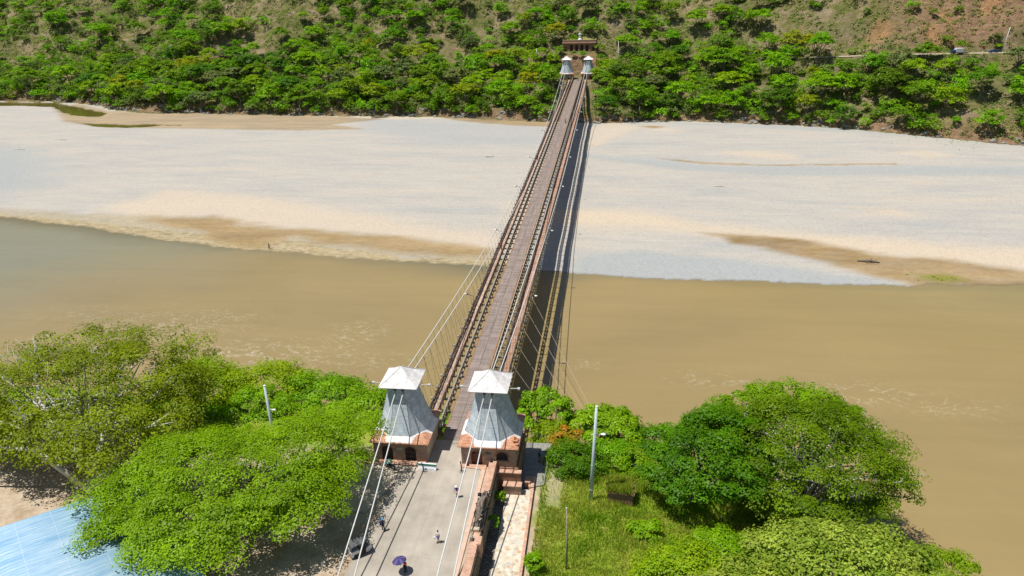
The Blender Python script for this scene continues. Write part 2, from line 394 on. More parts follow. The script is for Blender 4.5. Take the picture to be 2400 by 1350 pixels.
CHANE = [(37.2,212.8),(54.6,207),(77.7,204),(123.5,206),(122.7,204),(77.1,202),(54.3,204.2)]
SANDS = [[(93,151.9),(106,150.2),(110.7,144.4),(106,142.6),(97.2,146.3)], [(8.5,270.7),(20.2,285.6),(32,270.4),(13.5,231.7),(9.2,227.8)],
         [(62,222),(75,225),(92,218),(88,212),(70,214)], [(128,222),(140,224),(150,217),(136,214)], [(34,262),(44,268),(52,262),(46,258)]]
SAND3 = [(-11.3,147.6),(28.9,144.7),(47,134.4),(74.7,126.8),(124.4,116.4),(170,110),(160,93),(120.4,100.5),(88.8,109.6),(74.6,117.1),(45.4,123.8),(16.1,130.9),(-11,137)]
PALE = [(-140,165),(-95,155),(-60,140),(-20,125),(-5,115),(-12,108),(-52,118),(-75,122),(-95,125),(-108,133),(-130,129),(-150,140)]
POOLR = [(160,256),(174.3,248.7),(192.1,243.5),(240,214),(236,206),(188.5,236.4),(172.3,242.5)]
BAR_EDGE = [(-500,200),(-300,160),(-250,150),(-181.9,132.9),(-166.5,128.2),(-147.1,124.4),(-125.7,117.3),(-109.2,112.8),(-93.3,108.2),(-79.5,106.5),(-64.7,104.2),(-49.4,101.1),(-34.2,99.8),(-12.6,98.2),(10.7,94.1),(22.4,92.8),(43.2,92.2),(58.3,91.8),(73,91.4),(89.8,90.9),(95.3,92.5),(116.8,93.4),(150,90),(300,70),(420,60)]
def bar_edge(x): return np.interp(x, [p[0] for p in BAR_EDGE], [p[1] for p in BAR_EDGE])
def grid(xs, ys):
    X, Y = np.meshgrid(xs, ys); ny, nx = X.shape
    i = np.arange(nx-1)[None, :] + (np.arange(ny-1)*nx)[:, None]
    F = np.stack([i, i+1, i+1+nx, i+nx], -1).reshape(-1, 4); return X.ravel(), Y.ravel(), F
def gravel_z(x, y):
    e = bar_edge(x) + (fbm(x/6, y/6, 91)-.5)*2.6 + (fbm(x/1.7, y/1.7, 92)-.5)*1.6; d = (y-e)*.97
    z = -13.95 + .38*sst(-1.5, 1.2, d) + .35*sst(1, 14, d) + (fbm(x/30, y/14, 14)-.5)*.5*sst(2, 14, d)
    z = z - np.clip(-d, 0, 40)*.05
    ys = np.interp(x, FX, FY)
    z = z + .45*sst(212, 222, y)*sst(0, 12, x)*sst(-2, 20, ys-y)
    z = z - .25*sst(-1, 3, sdf_poly(x, y, CHAN))
    z = z - 1.0*sst(-1.5, 2.5, sdf_poly(x, y, POND)+(fbm(x/5, y/5, 6)-.5)*3) - .75*sst(-1.0, 1.5, sdf_poly(x, y, STRIP)+(fbm(x/4, y/4, 7)-.5)*2.5) - 1.3*sst(-1, 2, sdf_poly(x, y, POOLR))
    return z
xs = np.concatenate([np.arange(-520, -200, 2.2), np.arange(-200, 180, 1.0), np.arange(180, 420, 2.2)]); ys = np.concatenate([np.arange(40, 88, 4.), np.arange(88, 215, .8), np.arange(215, 372, 1.3)])
X, Y, F = grid(xs, ys)
Z = gravel_z(X, Y)
wob = (fbm(X/14, Y/5, 55, 5)-.5)*7
wob2 = (fbm(X/3, Y/1.5, 56, 4)-.5)*2
def fld(poly, soft, wb=1.0): return sst(-soft, soft, sdf_poly(X, Y, poly)+wob*wb+wob2)
sand = fld(SAND3, 6, .7)
for s_ in SANDS: sand = np.maximum(sand, .62*fld(s_, 3.4, .7))
sand = np.maximum(sand, .8*fld(PALE, 8)); sand = np.maximum(sand, .7*fld([(-130,310),(-60,303),(-60,298),(-90,292),(-125,300)], 3, .3))
wet = np.maximum.reduce([fld(WETA, 3.2, .8)*(.75+.25*fbm(X/6, Y/3, 78)), fld(WETB, 2.4, .6)*(.7+.4*fbm(X/6, Y/3, 79)), fld(TAN, 2.0, .25)*.72, fld(TAN2, 1.5, .3)*.85, .8*fld(CHANE, .8, .15), .9*fld([(31,273),(38,275),(44,271),(38,268)], .8, .1)])
crust = np.maximum(fld(CRUST, 1.8, .5), .55*fld([(-200,141),(-120,133),(-85,124),(-50,119),(-12,109),(-11,99),(-80,106),(-145,122),(-200,135)], 3, .9)); blue = np.maximum.reduce([fld(BLUE1, 18), fld(BLUE2, 3, .5), .8*fld(CHAN, 4, .5), .6*fld([(10,290),(160,262),(230,215),(226,205),(150,250),(60,276)], 3, .3), .6*fld([(-120,300),(-50,287),(-8,272),(-8,235),(-60,240),(-100,270)], 9)])
algae = sst(-1, 2, sdf_poly(X, Y, ALGAE)+wob*.3+wob2)
under = sst(-13.58, -13.8, Z)
def gravel_mat():
    m, nt, b = newmat('river_gravel', .95, .15)
    v = coords(nt); fine = noise(nt, v, 2.4, 7, .75); mid = noise(nt, coords(nt, (.25, 1, 1)), .12, 6, .6); vor = N(nt, 'TexVoronoi'); vor.inputs['Scale'].default_value = 2.6; nt.links.new(v, vor.inputs['Vector'])
    peb = N(nt, 'SeparateColor'); nt.links.new(vor.outputs['Color'], peb.inputs[0])
    pebble = ramp(nt, peb.outputs[0], [(0, .88), (.4, .99), (1, 1.05)])
    g = ramp(nt, mid, [(.3, (.375, .37, .35)), (.48, (.42, .395, .355)), (.6, (.445, .41, .36)), (.75, (.48, .42, .345))])
    g = mix(nt, 1.0, g, ramp(nt, noise(nt, coords(nt, (.14, 1, 1)), .45, 6, .7), [(.3, .93), (.7, 1.05)]), 'MULTIPLY')
    c = mix(nt, attr(nt, 'blue'), g, (.34, .355, .35))
    c = mix(nt, attr(nt, 'sand'), c, (.53, .445, .34))
    edge = ramp(nt, noise(nt, coords(nt, (.45, 1, 1)), 1.3, 7, .75), [(.42, 0), (.60, 1)])
    cr = math_(nt, 'MULTIPLY', attr(nt, 'crust'), edge); c = mix(nt, attr(nt, 'crust'), c, ramp(nt, noise(nt, coords(nt, (.3, 1, 1)), .7, 6, .7), [(.35, (.21, .175, .10)), (.65, (.37, .29, .155))])); c = mix(nt, math_(nt, 'MULTIPLY', cr, .75), c, (.50, .42, .28))
    wc = ramp(nt, mid, [(.35, (.24, .165, .075)), (.6, (.355, .25, .125))]); wc = mix(nt, 1.0, wc, ramp(nt, noise(nt, coords(nt, (.5, 1, 1)), 1.1, 5, .7), [(.3, .8), (.7, 1.15)]), 'MULTIPLY')
    c = mix(nt, attr(nt, 'wet'), c, wc)
    c = mix(nt, math_(nt, 'MULTIPLY', attr(nt, 'algae'), .8), c, (.19, .19, .03))
    c = mix(nt, attr(nt, 'under'), c, (.15, .12, .07))
    gm = math_(nt, 'SUBTRACT', 1.0, math_(nt, 'MULTIPLY', attr(nt, 'wet'), .8), clamp=True)
    c = mix(nt, gm, c, pebble, 'MULTIPLY'); c = mix(nt, .5, c, ramp(nt, fine, [(.3, .84), (.7, 1.12)]), 'MULTIPLY')
    nt.links.new(c, b.inputs['Base Color']); bump(nt, b, math_(nt, 'ADD', fine, peb.outputs[0]), .35, .06)
    return m
tag(np_mesh('gravel_bar', np.stack([X, Y, Z], -1), F, gravel_mat(), smooth=True, extra=dict(sand=sand, wet=wet, crust=crust, blue=blue, algae=algae, under=under)), kind='structure')

# river: one sheet of silty water
def water_mat():
    m, nt, b = newmat('silty_water', .12, .35)
    v = coords(nt)
    big = noise(nt, coords(nt, (.5, 1, 1)), .022, 5, .6, .8)
    c = ramp(nt, big, [(.3, (.265, .20, .088)), (.7, (.315, .235, .102))])
    c = mix(nt, math_(nt, 'MULTIPLY', attr(nt, 'grey'), .9), c, (.225, .225, .155))  # grey-green sky reflection painted into the base colour, together with shallower water
    c = mix(nt, attr(nt, 'shallow'), c, (.165, .145, .085))
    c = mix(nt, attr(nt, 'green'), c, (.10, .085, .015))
    cur = noise(nt, coords(nt, (.12, 1, 1), rot=(0, 0, .08)), .22, 6, .62, .5); c = mix(nt, .8, c, ramp(nt, cur, [(.3, .95), (.7, 1.05)]), 'MULTIPLY')
    # foam: thin curling lines inside a few boiling patches
    n1 = noise(nt, coords(nt, (1, 1.6, 1)), .11, 6, .58, 2.6)
    line = math_(nt, 'SUBTRACT', 1.0, math_(nt, 'MULTIPLY', math_(nt, 'ABSOLUTE', math_(nt, 'SUBTRACT', n1, .5)), 26.0), clamp=True)
    n2 = noise(nt, coords(nt, (1, 1.4, 1)), .9, 5, .7, .6)
    brk = ramp(nt, n2, [(.44, 0), (.58, 1)])
    fo = math_(nt, 'MULTIPLY', math_(nt, 'MULTIPLY', line, brk), attr(nt, 'foam'), clamp=True)
    c = mix(nt, math_(nt, 'MULTIPLY', fo, .62), c, (.60, .56, .43))
    nt.links.new(c, b.inputs['Base Color'])
    h = math_(nt, 'ADD', noise(nt, coords(nt, (.6, 1, 1)), .9, 4, .6), math_(nt, 'MULTIPLY', noise(nt, v, .14, 3, .5, 1.2), 2.0))
    bump(nt, b, h, .22, .25)
    return m
X, Y, F = grid(np.concatenate([np.arange(-900, -260, 20.), np.arange(-260, 180, 1.5), np.arange(180, 700, 20.)]), np.concatenate([np.arange(-320, 20, 10.), np.arange(20, 150, 1.2), np.arange(150, 460, 10.)]))
dE = bar_edge(X)-Y
shallow = .7*sst(11, 0, dE+(fbm(X/12, Y/6, 4)-.5)*9)*sst(-4, 0, dE)*sst(-40, -160, X)+.35*sst(5, 0, dE+(fbm(X/12, Y/6, 4)-.5)*5) + .7*sst(13, 2, dE)*sst(-60, -12, X)*sst(20, 0, X)
grey = np.clip(sst(-55, -150, X+.8*(100-Y)+(fbm(X/25, Y/25, 9)-.5)*40)*1.0 + .3*sst(40, 120, X)*sst(60, 95, Y), 0, 1)
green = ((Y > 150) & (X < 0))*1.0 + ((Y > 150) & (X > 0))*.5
foam = np.zeros_like(X)
for (fx, fy, rx, ry, a) in [(-80, 58, 18, 7, 1.), (-70, 63, 9, 4, 1.), (-52, 47, 18, 6, 1.1), (-34, 56, 6, 8, .9), (-30, 46, 13, 4, .7), (40, 44, 8, 2.5, .8), (64, 41, 11, 3.5, 1.1), (78, 38, 10, 3, .7), (14, 48, 6, 2, .6), (-100, 62, 14, 6, .4)]:
    foam = np.maximum(foam, a*np.exp(-(((X-fx)/rx)**2+((Y-fy)/ry)**2)))
tag(np_mesh('river', np.stack([X, Y, np.full_like(X, WATER)], -1), F, water_mat(), smooth=True, extra=dict(shallow=np.clip(shallow, 0, 1), grey=grey, foam=foam, green=np.clip(green, 0, 1))), kind='structure')

# far hillside
def hill_mat():
    m, nt, b = newmat('dry_hillside', .95, .1)
    v = coords(nt); a = noise(nt, v, .035, 6, .6); f = noise(nt, v, .45, 7, .75); g = noise(nt, v, .13, 6, .7, .6)
    c = ramp(nt, g, [(.30, (.11, .15, .025)), (.44, (.20, .185, .07)), (.54, (.31, .235, .14)), (.72, (.40, .315, .23))])
    c = mix(nt, ramp(nt, a, [(.42, 0), (.6, .55)]), c, (.115, .14, .035))
    st = noise(nt, coords(nt, (1, 1, 3.5)), .22, 7, .7, 1.0)
    rock = ramp(nt, st, [(.3, (.12, .085, .055)), (.5, (.30, .19, .11)), (.7, (.40, .27, .17))])
    c = mix(nt, attr(nt, 'rock'), c, rock)
    c = mix(nt, math_(nt, 'MULTIPLY', attr(nt, 'orange'), ramp(nt, f, [(.35, .3), (.6, 1)])), c, (.42, .23, .11))
    c = mix(nt, .8, c, ramp(nt, f, [(.28, .55), (.72, 1.35)]), 'MULTIPLY')
    nt.links.new(c, b.inputs['Base Color']); bump(nt, b, math_(nt, 'ADD', f, g), 1.0, 1.6)
    return m
xs = np.concatenate([np.arange(-1100, -500, 20.), np.arange(-500, 330, 2.0), np.arange(330, 900, 20.)]); ys = np.concatenate([np.arange(100, 225, 5.), np.arange(225, 470, 1.6), np.arange(470, 1000, 14.)])
X, Y, F = grid(xs, ys); Z = hill_z(X, Y); Z = np.where(Y < np.interp(X, FX, FY)-6, -16.5, Z)
dd = (Y-np.interp(X, FX, FY))*.93
rock = np.clip(sst(6, 2, dd)*sst(-1, 0, dd)*.9 + sst(135, 175, X)*sst(4, 10, Y-np.interp(X, RX, RY))*sst(70, 40, Y-np.interp(X, RX, RY)+(fbm(X/9, Y/9, 71)-.5)*40) + sst(14, 8, np.abs(X))*sst(346, 348, Y)*sst(356, 353, Y) + .8*sst(120, 190, X)*sst(22, 5, dd+(fbm(X/8, Y/8, 70)-.5)*14), 0, 1)
oran = np.zeros_like(X)
for (ox, oy, rx, ry) in [(168, 312, 4, 10), (176, 318, 3, 12), (148, 325, 6, 6), (195, 322, 5, 6), (66, 352, 4, 5), (12, 352, 6, 6), (196, 338, 14, 10), (-365, 366, 9, 6)]:
    oran = np.maximum(oran, np.exp(-(((X-ox)/rx)**2+((Y-oy)/ry)**2)))
oran = np.clip(oran*1.4-(1-fbm(X/6, Y/6, 33))*.5, 0, 1)
tag(np_mesh('hillside', np.stack([X, Y, Z], -1), F, hill_mat(), smooth=True, extra=dict(rock=rock, orange=oran)), kind='structure')
# road along the far slope
def ribbon(name, pts, wd, mat, dz=.02, n=60, zf=None):
    P = np.array(pts, float); t = np.linspace(0, len(P)-1, n); x = np.interp(t, range(len(P)), P[:, 0]); y = np.interp(t, range(len(P)), P[:, 1]); z = np.interp(t, range(len(P)), P[:, 2])
    dx = np.gradient(x); dy = np.gradient(y); l = np.hypot(dx, dy); nx = -dy/l; ny = dx/l; V = []
    for i in range(n):
        for s in (-1, 1): V.append((x[i]+nx[i]*s*wd/2, y[i]+ny[i]*s*wd/2, z[i]+dz))
    return tag(np_mesh(name, V, [(2*i, 2*i+1, 2*i+3, 2*i+2) for i in range(n-1)], mat), kind='structure')
M['dirt'] = simple('pale_dirt_road', (.42, .35, .26), .95, var=.2, scale=.4)
ribbon('road', list(zip(RX[1:], RY[1:], RZ[1:])), 4.6, M['dirt'], .12)

# near bank
def near_mat():
    m, nt, b = newmat('sandy_grassy_ground', .95, .1)
    v = coords(nt); a = noise(nt, v, .18, 6, .6); f = noise(nt, v, 2.2, 7, .75)
    soil = ramp(nt, noise(nt, v, .35, 6, .65), [(.3, (.33, .24, .16)), (.5, (.45, .36, .26)), (.7, (.54, .45, .35))])
    gr = ramp(nt, noise(nt, v, .5, 6, .7), [(.3, (.11, .19, .012)), (.5, (.21, .28, .025)), (.7, (.33, .33, .07))])
    c = mix(nt, attr(nt, 'grass'), soil, gr)
    c = mix(nt, .7, c, ramp(nt, f, [(.3, .7), (.7, 1.2)]), 'MULTIPLY')
    nt.links.new(c, b.inputs['Base Color']); bump(nt, b, f, .6, .1); return m
xs = np.concatenate([np.arange(-900, -90, 15.), np.arange(-90, 5.7, .9), np.arange(5.9, 7.0, .25), np.arange(7.2, 80, .8), np.arange(80, 200, 10.)]); ys = np.concatenate([np.arange(-400, -60, 12.), np.arange(-60, 45, .8)])
X, Y, F = grid(xs, ys); Z = near_z(X, Y)
gr_ = np.clip(sst(11.5, 13.5, X+(fbm(X/2, Y/2, 61)-.5)*3) - .75*np.exp(-(((X-14.0)/1.2)**2+((Y+2)/5.)**2)) + sst(-3, 3, Y+2)*sst(3, 1, X), 0, 1)
tag(np_mesh('ground', np.stack([X, Y, Z], -1), F, near_mat(), smooth=True, extra=dict(grass=gr_)), kind='structure')
# ------------------------------------------------------------------ suspension towers
L = 335.9; TX = 5.81

def arch_wall(mb, x0, x1, z0, z1, y0, y1, openings, n=8):
    """wall in the XZ plane between y0 and y1; openings (centre, width, sill, spring height)"""
    xs = {x0, x1}
    for (c, wd, sill, spr) in openings:
        for k in range(n+1): xs.add(c-wd/2*math.cos(math.pi*k/n))
    xs = sorted(xs)
    def top(x, o): return o[3]+math.sqrt(max((o[1]/2)**2-(x-o[0])**2, 0))*.9
    for a, b in zip(xs[:-1], xs[1:]):
        if b-a < 1e-6: continue
        mid = (a+b)/2; op = [o for o in openings if abs(mid-o[0]) < o[1]/2]
        if not op: mb.box(a, b, y0, y1, z0, z1); continue
        o = op[0]
        if o[2] > z0+.01: mb.box(a, b, y0, y1, z0, o[2])
        ta, tb = top(a, o), top(b, o)
        mb.add([(a,y0,ta),(b,y0,tb),(b,y1,tb),(a,y1,ta),(a,y0,z1),(b,y0,z1),(b,y1,z1),(a,y1,z1)],
               [(3,2,1,0),(4,5,6,7),(0,1,5,4),(1,2,6,5),(2,3,7,6),(3,0,4,7)])
def octo(a, z, c=.414):
    q = a*c; return [(-q,-a,z),(q,-a,z),(a,-q,z),(a,q,z),(q,a,z),(-q,a,z),(-a,q,z),(-a,-q,z)]
def loft(mb, rings, cap=False):
    n = len(rings[0]); b = len(mb.v)
    for r in rings: mb.v.extend(r)
    for i in range(len(rings)-1):
        for k in range(n): mb.f.append((b+i*n+k, b+i*n+(k+1) % n, b+(i+1)*n+(k+1) % n, b+(i+1)*n+k))
    if cap: mb.f.append(tuple(b+(len(rings)-1)*n+k for k in range(n)))
M['white_roof'] = brick_mat('white_sheet_roof', (.76, .76, .77), (.79, .79, .80), (.60, .61, .63), 1, 1.1, 1.7, .014, .15); streak(M['white_roof'], (.9, .9, .9), .95, 1.03, .6)
def tower(x, y, rz, label, mirror, style, near=True):
    t = empty('suspension_tower', (x, y, 0), rz, label, 'tower', 'suspension towers at both ends of the bridge')
    H = 3.53; HF = 3.95; wt = .4; zt = 2.9; s = mirror   # s=+1: roadway on local +x side
    F0 = [(-1.75, 1.5, 0, 1.6), (1.35, 1.5, 0, 1.6)] if style == 'open' else [(-1.55, 1.45, 0, 1.5), (1.75, 1.5, .95, 1.55)]
    mb = MB(); arch_wall(mb, -H, H, .02, zt, -HF, -HF+wt, F0); mb.build('front_wall', M['brick'], t)
    mb = MB(); arch_wall(mb, -H, H, .02, zt, H-wt, H, [(-1.6*s, 1.6, 0, 1.3), (1.5*s, 1.4, 0, 1.3)]); mb.build('rear_wall', M['brick'], t)
    mb = MB(); mb.box(s*(H-wt)-(0 if s > 0 else wt), s*(H-wt)+(wt if s > 0 else 0), -HF+wt+.002, H-wt-.002, .02, zt); mb.build('side_wall', M['plaster'], t)
    mb = MB(); xo = -s*(H-wt); mb.box(min(xo, xo-s*wt), max(xo, xo-s*wt), -HF+wt+.002, H-wt-.002, .02, zt); mb.build('side_wall', M['brick'], t)
    # brick arch rings, standing a little proud of the wall
    for (c, wd, sill, spr) in F0:
        mb = MB(); n = 10
        for k in range(n):
            a0, a1 = math.pi*k/n, math.pi*(k+1)/n; q = []
            for yy in (-HF-.04, -HF+.05):
                for (a, r) in ((a0, wd/2), (a1, wd/2), (a1, wd/2+.24), (a0, wd/2+.24)): q.append((c-math.cos(a)*r, yy, spr+math.sin(a)*r*.9))
            mb.add(q, [(0,1,2,3),(7,6,5,4),(0,4,5,1),(1,5,6,2),(2,6,7,3),(3,7,4,0)])
        if sill > .1: mb.box(c-wd/2-.2, c+wd/2+.2, -HF-.06, -HF+.05, sill-.12, sill)
        mb.build('arch_surround', M['old_brick'], t)
    if style == 'open':
        for (c, wd, sill, spr) in F0:
            mb = MB()
            for k in range(7): mb.bar((c-wd/2+.1+k*(wd-.2)/6, -HF+.3, .05), (c-wd/2+.1+k*(wd-.2)/6, -HF+.3, spr+.55), .06)
            mb.box(c-wd/2, c+wd/2, -HF+.27, -HF+.33, .5, .6); mb.box(c-wd/2, c+wd/2, -HF+.27, -HF+.33, 1.25, 1.33); mb.build('gate', M['wood_dark'], t)
    else:
        mb = MB(); c, wd = F0[0][0], F0[0][1]
        for k in range(8): mb.box(c-wd/2+.01+k*wd/8, c-wd/2+(k+1)*wd/8-.01, -HF+.22, -HF+.29, .04, 1.9-.22*abs(k-3.5)*.5)
        mb.build('door', simple('red_brown_door', (.13, .05, .035), .6, var=.3), t)
        mb = MB(); c, wd, sill, spr = F0[1]
        for k in range(11): mb.tube([(c-wd/2+.06+k*(wd-.12)/10, -HF+.15, sill), (c-wd/2+.06+k*(wd-.12)/10, -HF+.15, spr+.6)], .018, 5)
        for k in range(7): mb.tube([(c-wd/2, -HF+.15, sill+.1+k*.16), (c+wd/2, -HF+.15, sill+.1+k*.16)], .014, 5)
        mb.box(c-wd/2, c+wd/2, -HF+.3, -HF+.34, sill, spr+.7); mb.build('window_grille', M['dark_steel'], t)
    mb = MB(); mb.box(-.42, .42, -HF-.05, -HF+.02, 1.75, 2.05); mb.build('plaque', simple('plaque_stone', (.40, .40, .36) if style == 'open' else (.10, .11, .10), .6), t)
    mb = MB(); mb.box(-H+wt+.002, H-wt-.002, -H+wt+.002, H-wt-.002, .022, .06); mb.build('floor', M['stone_grey'], t)
    # tiled eave: square hipped skirt roof
    e = H+.38; mb = MB()
    sq = lambda a, z: [(-a,-a,z),(a,-a,z),(a,a,z),(-a,a,z)]
    fr = lambda r: [(a, b-.42 if b < 0 else b, c_) for a, b, c_ in r]
    loft(mb, [fr(sq(e, zt-.02)), fr(sq(e, zt+.06)), sq(3.0, 3.40), sq(2.6, 3.42)])
    mb.f.append((0, 3, 2, 1)); o = mb.build('tiled_eave', M['tile'], t)
    r = random.Random(int(x*10+y))
    for k in range(0 if style == 'open' else 9):    # loose and displaced tiles on the front right corner
        bb = r.uniform(.55, .98); px_, py_ = e*.93*r.uniform(.82, 1), -e*bb
        rr = max(abs(px_), abs(py_)); zz = zt+.06+(e-rr)/(e-2.9)*.6+.06
        mm = Matrix.Translation((px_, py_, zz)) @ Matrix.Rotation(r.uniform(-.8, .8), 4, 'Z') @ Matrix.Rotation(r.uniform(-.4, .4), 4, 'X')
        MB().box(-.17, .17, -.24, .24, -.03, .04).xform(mm).build('loose_tile', M['terracotta'], t)
    mb = MB(); fo = lambda r: [(a, b-.30 if b < -3 else b, c_) for a, b, c_ in r]
    loft(mb, [fo(octo(3.93, 2.96)), fo(octo(3.93, 3.03)), octo(3.40, 3.50), octo(3.2, 3.50)]); mb.build('flashing', M['white_roof'], t)
    # sheet-metal body, slightly flared
    prof = [(3.44, 3.46), (3.20, 4.1), (2.86, 5.1), (2.50, 6.3), (2.15, 7.6), (1.82, 9.0), (1.68, 9.75)]
    mb = MB(); loft(mb, [octo(a, z) for a, z in prof], True); mb.build('tower_body', M['zinc'], t)
    mb = MB()
    for k in range(8):
        mb.tube([Vector(octo(a+.012, z)[k]) for a, z in prof], .03, 4)
    mb.build('seam_strips', M['zinc'], t)
    mb = MB(); mb.box(-1.9, 1.9, -1.9, 1.9, 9.62, 9.98)
    for yy in (-1.5, -.5, .5, 1.5): mb.box(-2.35, 2.35, yy-.06, yy+.06, 9.86, 9.975)
    mb.build('roof_framing', M['dark_steel'], t)
    mb = MB()
    for xx in (-.47, .47): mb.lathe([(.2, -.25), (.2, .25)], 10, (0, 0, 0)); 
    mb2 = MB()
    for xx in (-.5, .5): mb2.box(xx-.16, xx+.16, -2.05, 2.05, 9.40, 9.615)
    mb2.build('cable_saddle', M['dark_steel'], t)
    c = 2.53; mb = MB()
    A = [sq(c, 9.99), sq(c, 10.06), sq(c*.52, 10.83), sq(.1, 11.82)]; loft(mb, A, True); mb.f.append((3, 2, 1, 0))
    mb.build('cap_roof', M['white_roof'], t)
    mb = MB()
    for k in range(4): mb.tube([Vector(a[k])+Vector((0, 0, .02)) for a in A[1:]], .045, 5)
    mb.build('roof_ridge', M['cable'], t)
    mb = MB(); mb.tube([(0, 0, 11.8), (0, 0, 12.15)], .03, 5); mb.build('finial', M['rust'], t)
    for sx in (-1, 1):   # floodlight brackets sticking out under the cap
        mb = MB(); mb.bar((sx*1.9, -.9 if near else .3, 9.75), (sx*3.7, -.7 if near else .3, 9.72), .09); mb.box(sx*3.7-.16, sx*3.7+.16, -.85 if near else .15, -.55 if near else .45, 9.58, 9.80); mb.build('floodlight', M['steel_beam'], t)
    mb = MB(); d0 = -14.5; mb.box(-H-.25, H+.25, -HF-.2, H+.25, d0, -.03); mb.build('abutment', M['old_brick'], t)
    return t
tA = tower(-5.97, 0, 0, 'near suspension tower on the left of the roadway, with two open dark arches', 1, 'open')
tB = tower(5.64, 0, 0, 'near suspension tower on the right, with a wooden door and a barred window', -1, 'door')
tC = tower(-5.97, L, math.pi, 'far suspension tower on the left, at the wooded end of the bridge', -1, 'open', False)
tD = tower(5.64, L, math.pi, 'far suspension tower on the right, half hidden by a tree at its foot', 1, 'door', False)
# stepped brick buttress at the right-hand near tower
mb = MB(); mb.box(6.6, 9.8, -4.75, -4.16, -3.4, -.35); mb.build('buttress', M['old_brick'], tB).location = (-5.64, 0, 0)
mb = MB(); mb.box(6.8, 9.9, -4.85, -4.16, -.34, -.22); mb.box(7.6, 10.0, -5.75, -4.77, -1.72, -1.6); mb.build('ledge', M['brick_path'], tB).location = (-5.64, 0, 0)
mb = MB(); mb.box(7.7, 9.9, -5.65, -4.76, -3.6, -1.73); mb.build('buttress', M['brick'], tB).location = (-5.64, 0, 0)

# ------------------------------------------------------------------ the bridge
br = empty('suspension_bridge', (0, 0, 0), 0, 'long narrow suspension bridge with plank roadway and two side walkways over the brown river', 'bridge')
rng = random.Random(3)
BE = [1.95 + 3.40*k for k in range(98)]
def camber(y): return -.35*math.sin(math.pi*y/L)
def strip(name, x0, x1, z0, z1, mat, y0=1.9, y1=L-2.5, n=50, parent=br, wob=0.0):
    mb = MB(); b = 0; ys = [y0+(y1-y0)*i/n for i in range(n+1)]
    for y in ys:
        c = camber(y); d = rng.uniform(-wob, wob)
        mb.v += [(x0+d, y, z0+c), (x1+d, y, z0+c), (x1+d, y, z1+c), (x0+d, y, z1+c)]
    for i in range(n):
        for k in range(4): mb.f.append((4*i+k, 4*i+(k+1) % 4, 4*i+4+(k+1) % 4, 4*i+4+k))
    mb.f += [(3, 2, 1, 0), (4*n, 4*n+1, 4*n+2, 4*n+3)]
    return mb.build(name, mat, parent)
strip('road_deck', -1.62, 1.62, -.12, 0, M['deck'], 1.1)
for s in (-1, 1): strip('deck_edge', s*1.70-.07, s*1.70+.07, -.14, .05, M['rust'], 2.2)
# walkways
WX = [(-4.74, -3.58), (3.74, 5.05)]
for (a, b), mt in zip(WX, (M['walk'], M['walk_red'])):
    strip('walkway_deck', a, b, -.06, 0, mt, 4.2)
    for e, sgn in ((a, -1), (b, 1)):
        mb = MB()
        # board railing: two long boards on posts, tops uneven as old timber is
        n = 99; y = 3.6
        for k in range(n-1):
            y0, y1 = 3.7+k*3.3, 3.7+(k+1)*3.3
            if y1 > L-2.5: break
            for (z, hh, off) in ((.18, .22, .06), (.52, .2, .05), (.86, .24, .07)):
                dz0, dz1 = rng.uniform(-.06, .06), rng.uniform(-.06, .06); dx = rng.uniform(-.03, .03)
                mb.bar((e+sgn*off+dx, y0, z+dz0+camber(y0)), (e+sgn*off+dx, y1-.03, z+dz1+camber(y1)), .07, hh)
            for q in (0, 1.65): mb.bar((e+sgn*.13, y0+q, -.35+camber(y0)), (e+sgn*(.13+rng.uniform(-.05, .05)), y0+q, 1.05+rng.uniform(-.08, .12)+camber(y0)), .11, .11)
        mb.build('walkway_railing', M['wood_rail'], br)
# timber stiffening trusses beside the roadway
for s in (-1, 1):
    x = s*2.38; mb = MB(); mlow = MB(); md = MB()
    k = 0; y = 2.4
    while y < L-4:
        y2 = y+1.7; c0, c1 = camber(y), camber(y2)
        mb.bar((x, y, 1.18+c0+rng.uniform(-.03, .03)), (x, y2, 1.18+c1), .20, .16); mlow.bar((x, y, -.32+c0), (x, y2, -.32+c1), .20, .18)
        for (za, zb, o) in ((-.25, 1.1, -.09), (1.1, -.25, .09)):
            md.bar((x+o, y, za+c0), (x+o, y2, zb+c1), .09, .17, up=(1, 0, 0))
        md.bar((x, y, -.25+c0), (x, y, 1.1+c0), .12)
        md.bar((x, y, .95+c0), (x+s*.62, y, -.35+c0), .07)     # outrigger strut
        y = y2
    mb.build('truss_chord', M['wood_grey'], br); mlow.build('truss_chord', M['wood_grey'], br); md.build('truss_bracing', M['wood_dark'], br)
# floor beams, one object each
for i, y in enumerate(BE):
    if i == 0:
        mb = MB(); mb.box(-5.62, 5.52, -.09, .09, -.62, -.60); mb.box(-5.62, 5.52, -.09, .09, -.36, -.34); mb.box(-5.62, 5.52, -.02, .02, -.60, -.36)
        for xx in (-5.62, 5.52): mb.box(xx-.12, xx+.12, -.13, .13, -.66, -.24)
        fb = mb.build('floor_beam', M['steel_beam'], br); proto = fb
    else:
        fb = proto.copy(); C.objects.link(fb); fb.parent = br
    fb.location = (0, y, camber(y))
mb = MB()
for x in (-3.1, 3.1): 
    mb.bar((x, 2, -.7), (x, L-2, -.7), .05)
for i in range(0, len(BE)-1): mb.tube([(-5.3, BE[i], -.64+camber(BE[i])), (5.3, BE[i+1], -.64+camber(BE[i+1]))], .02, 4)
mb.build('wind_bracing', M['dark_steel'], br)
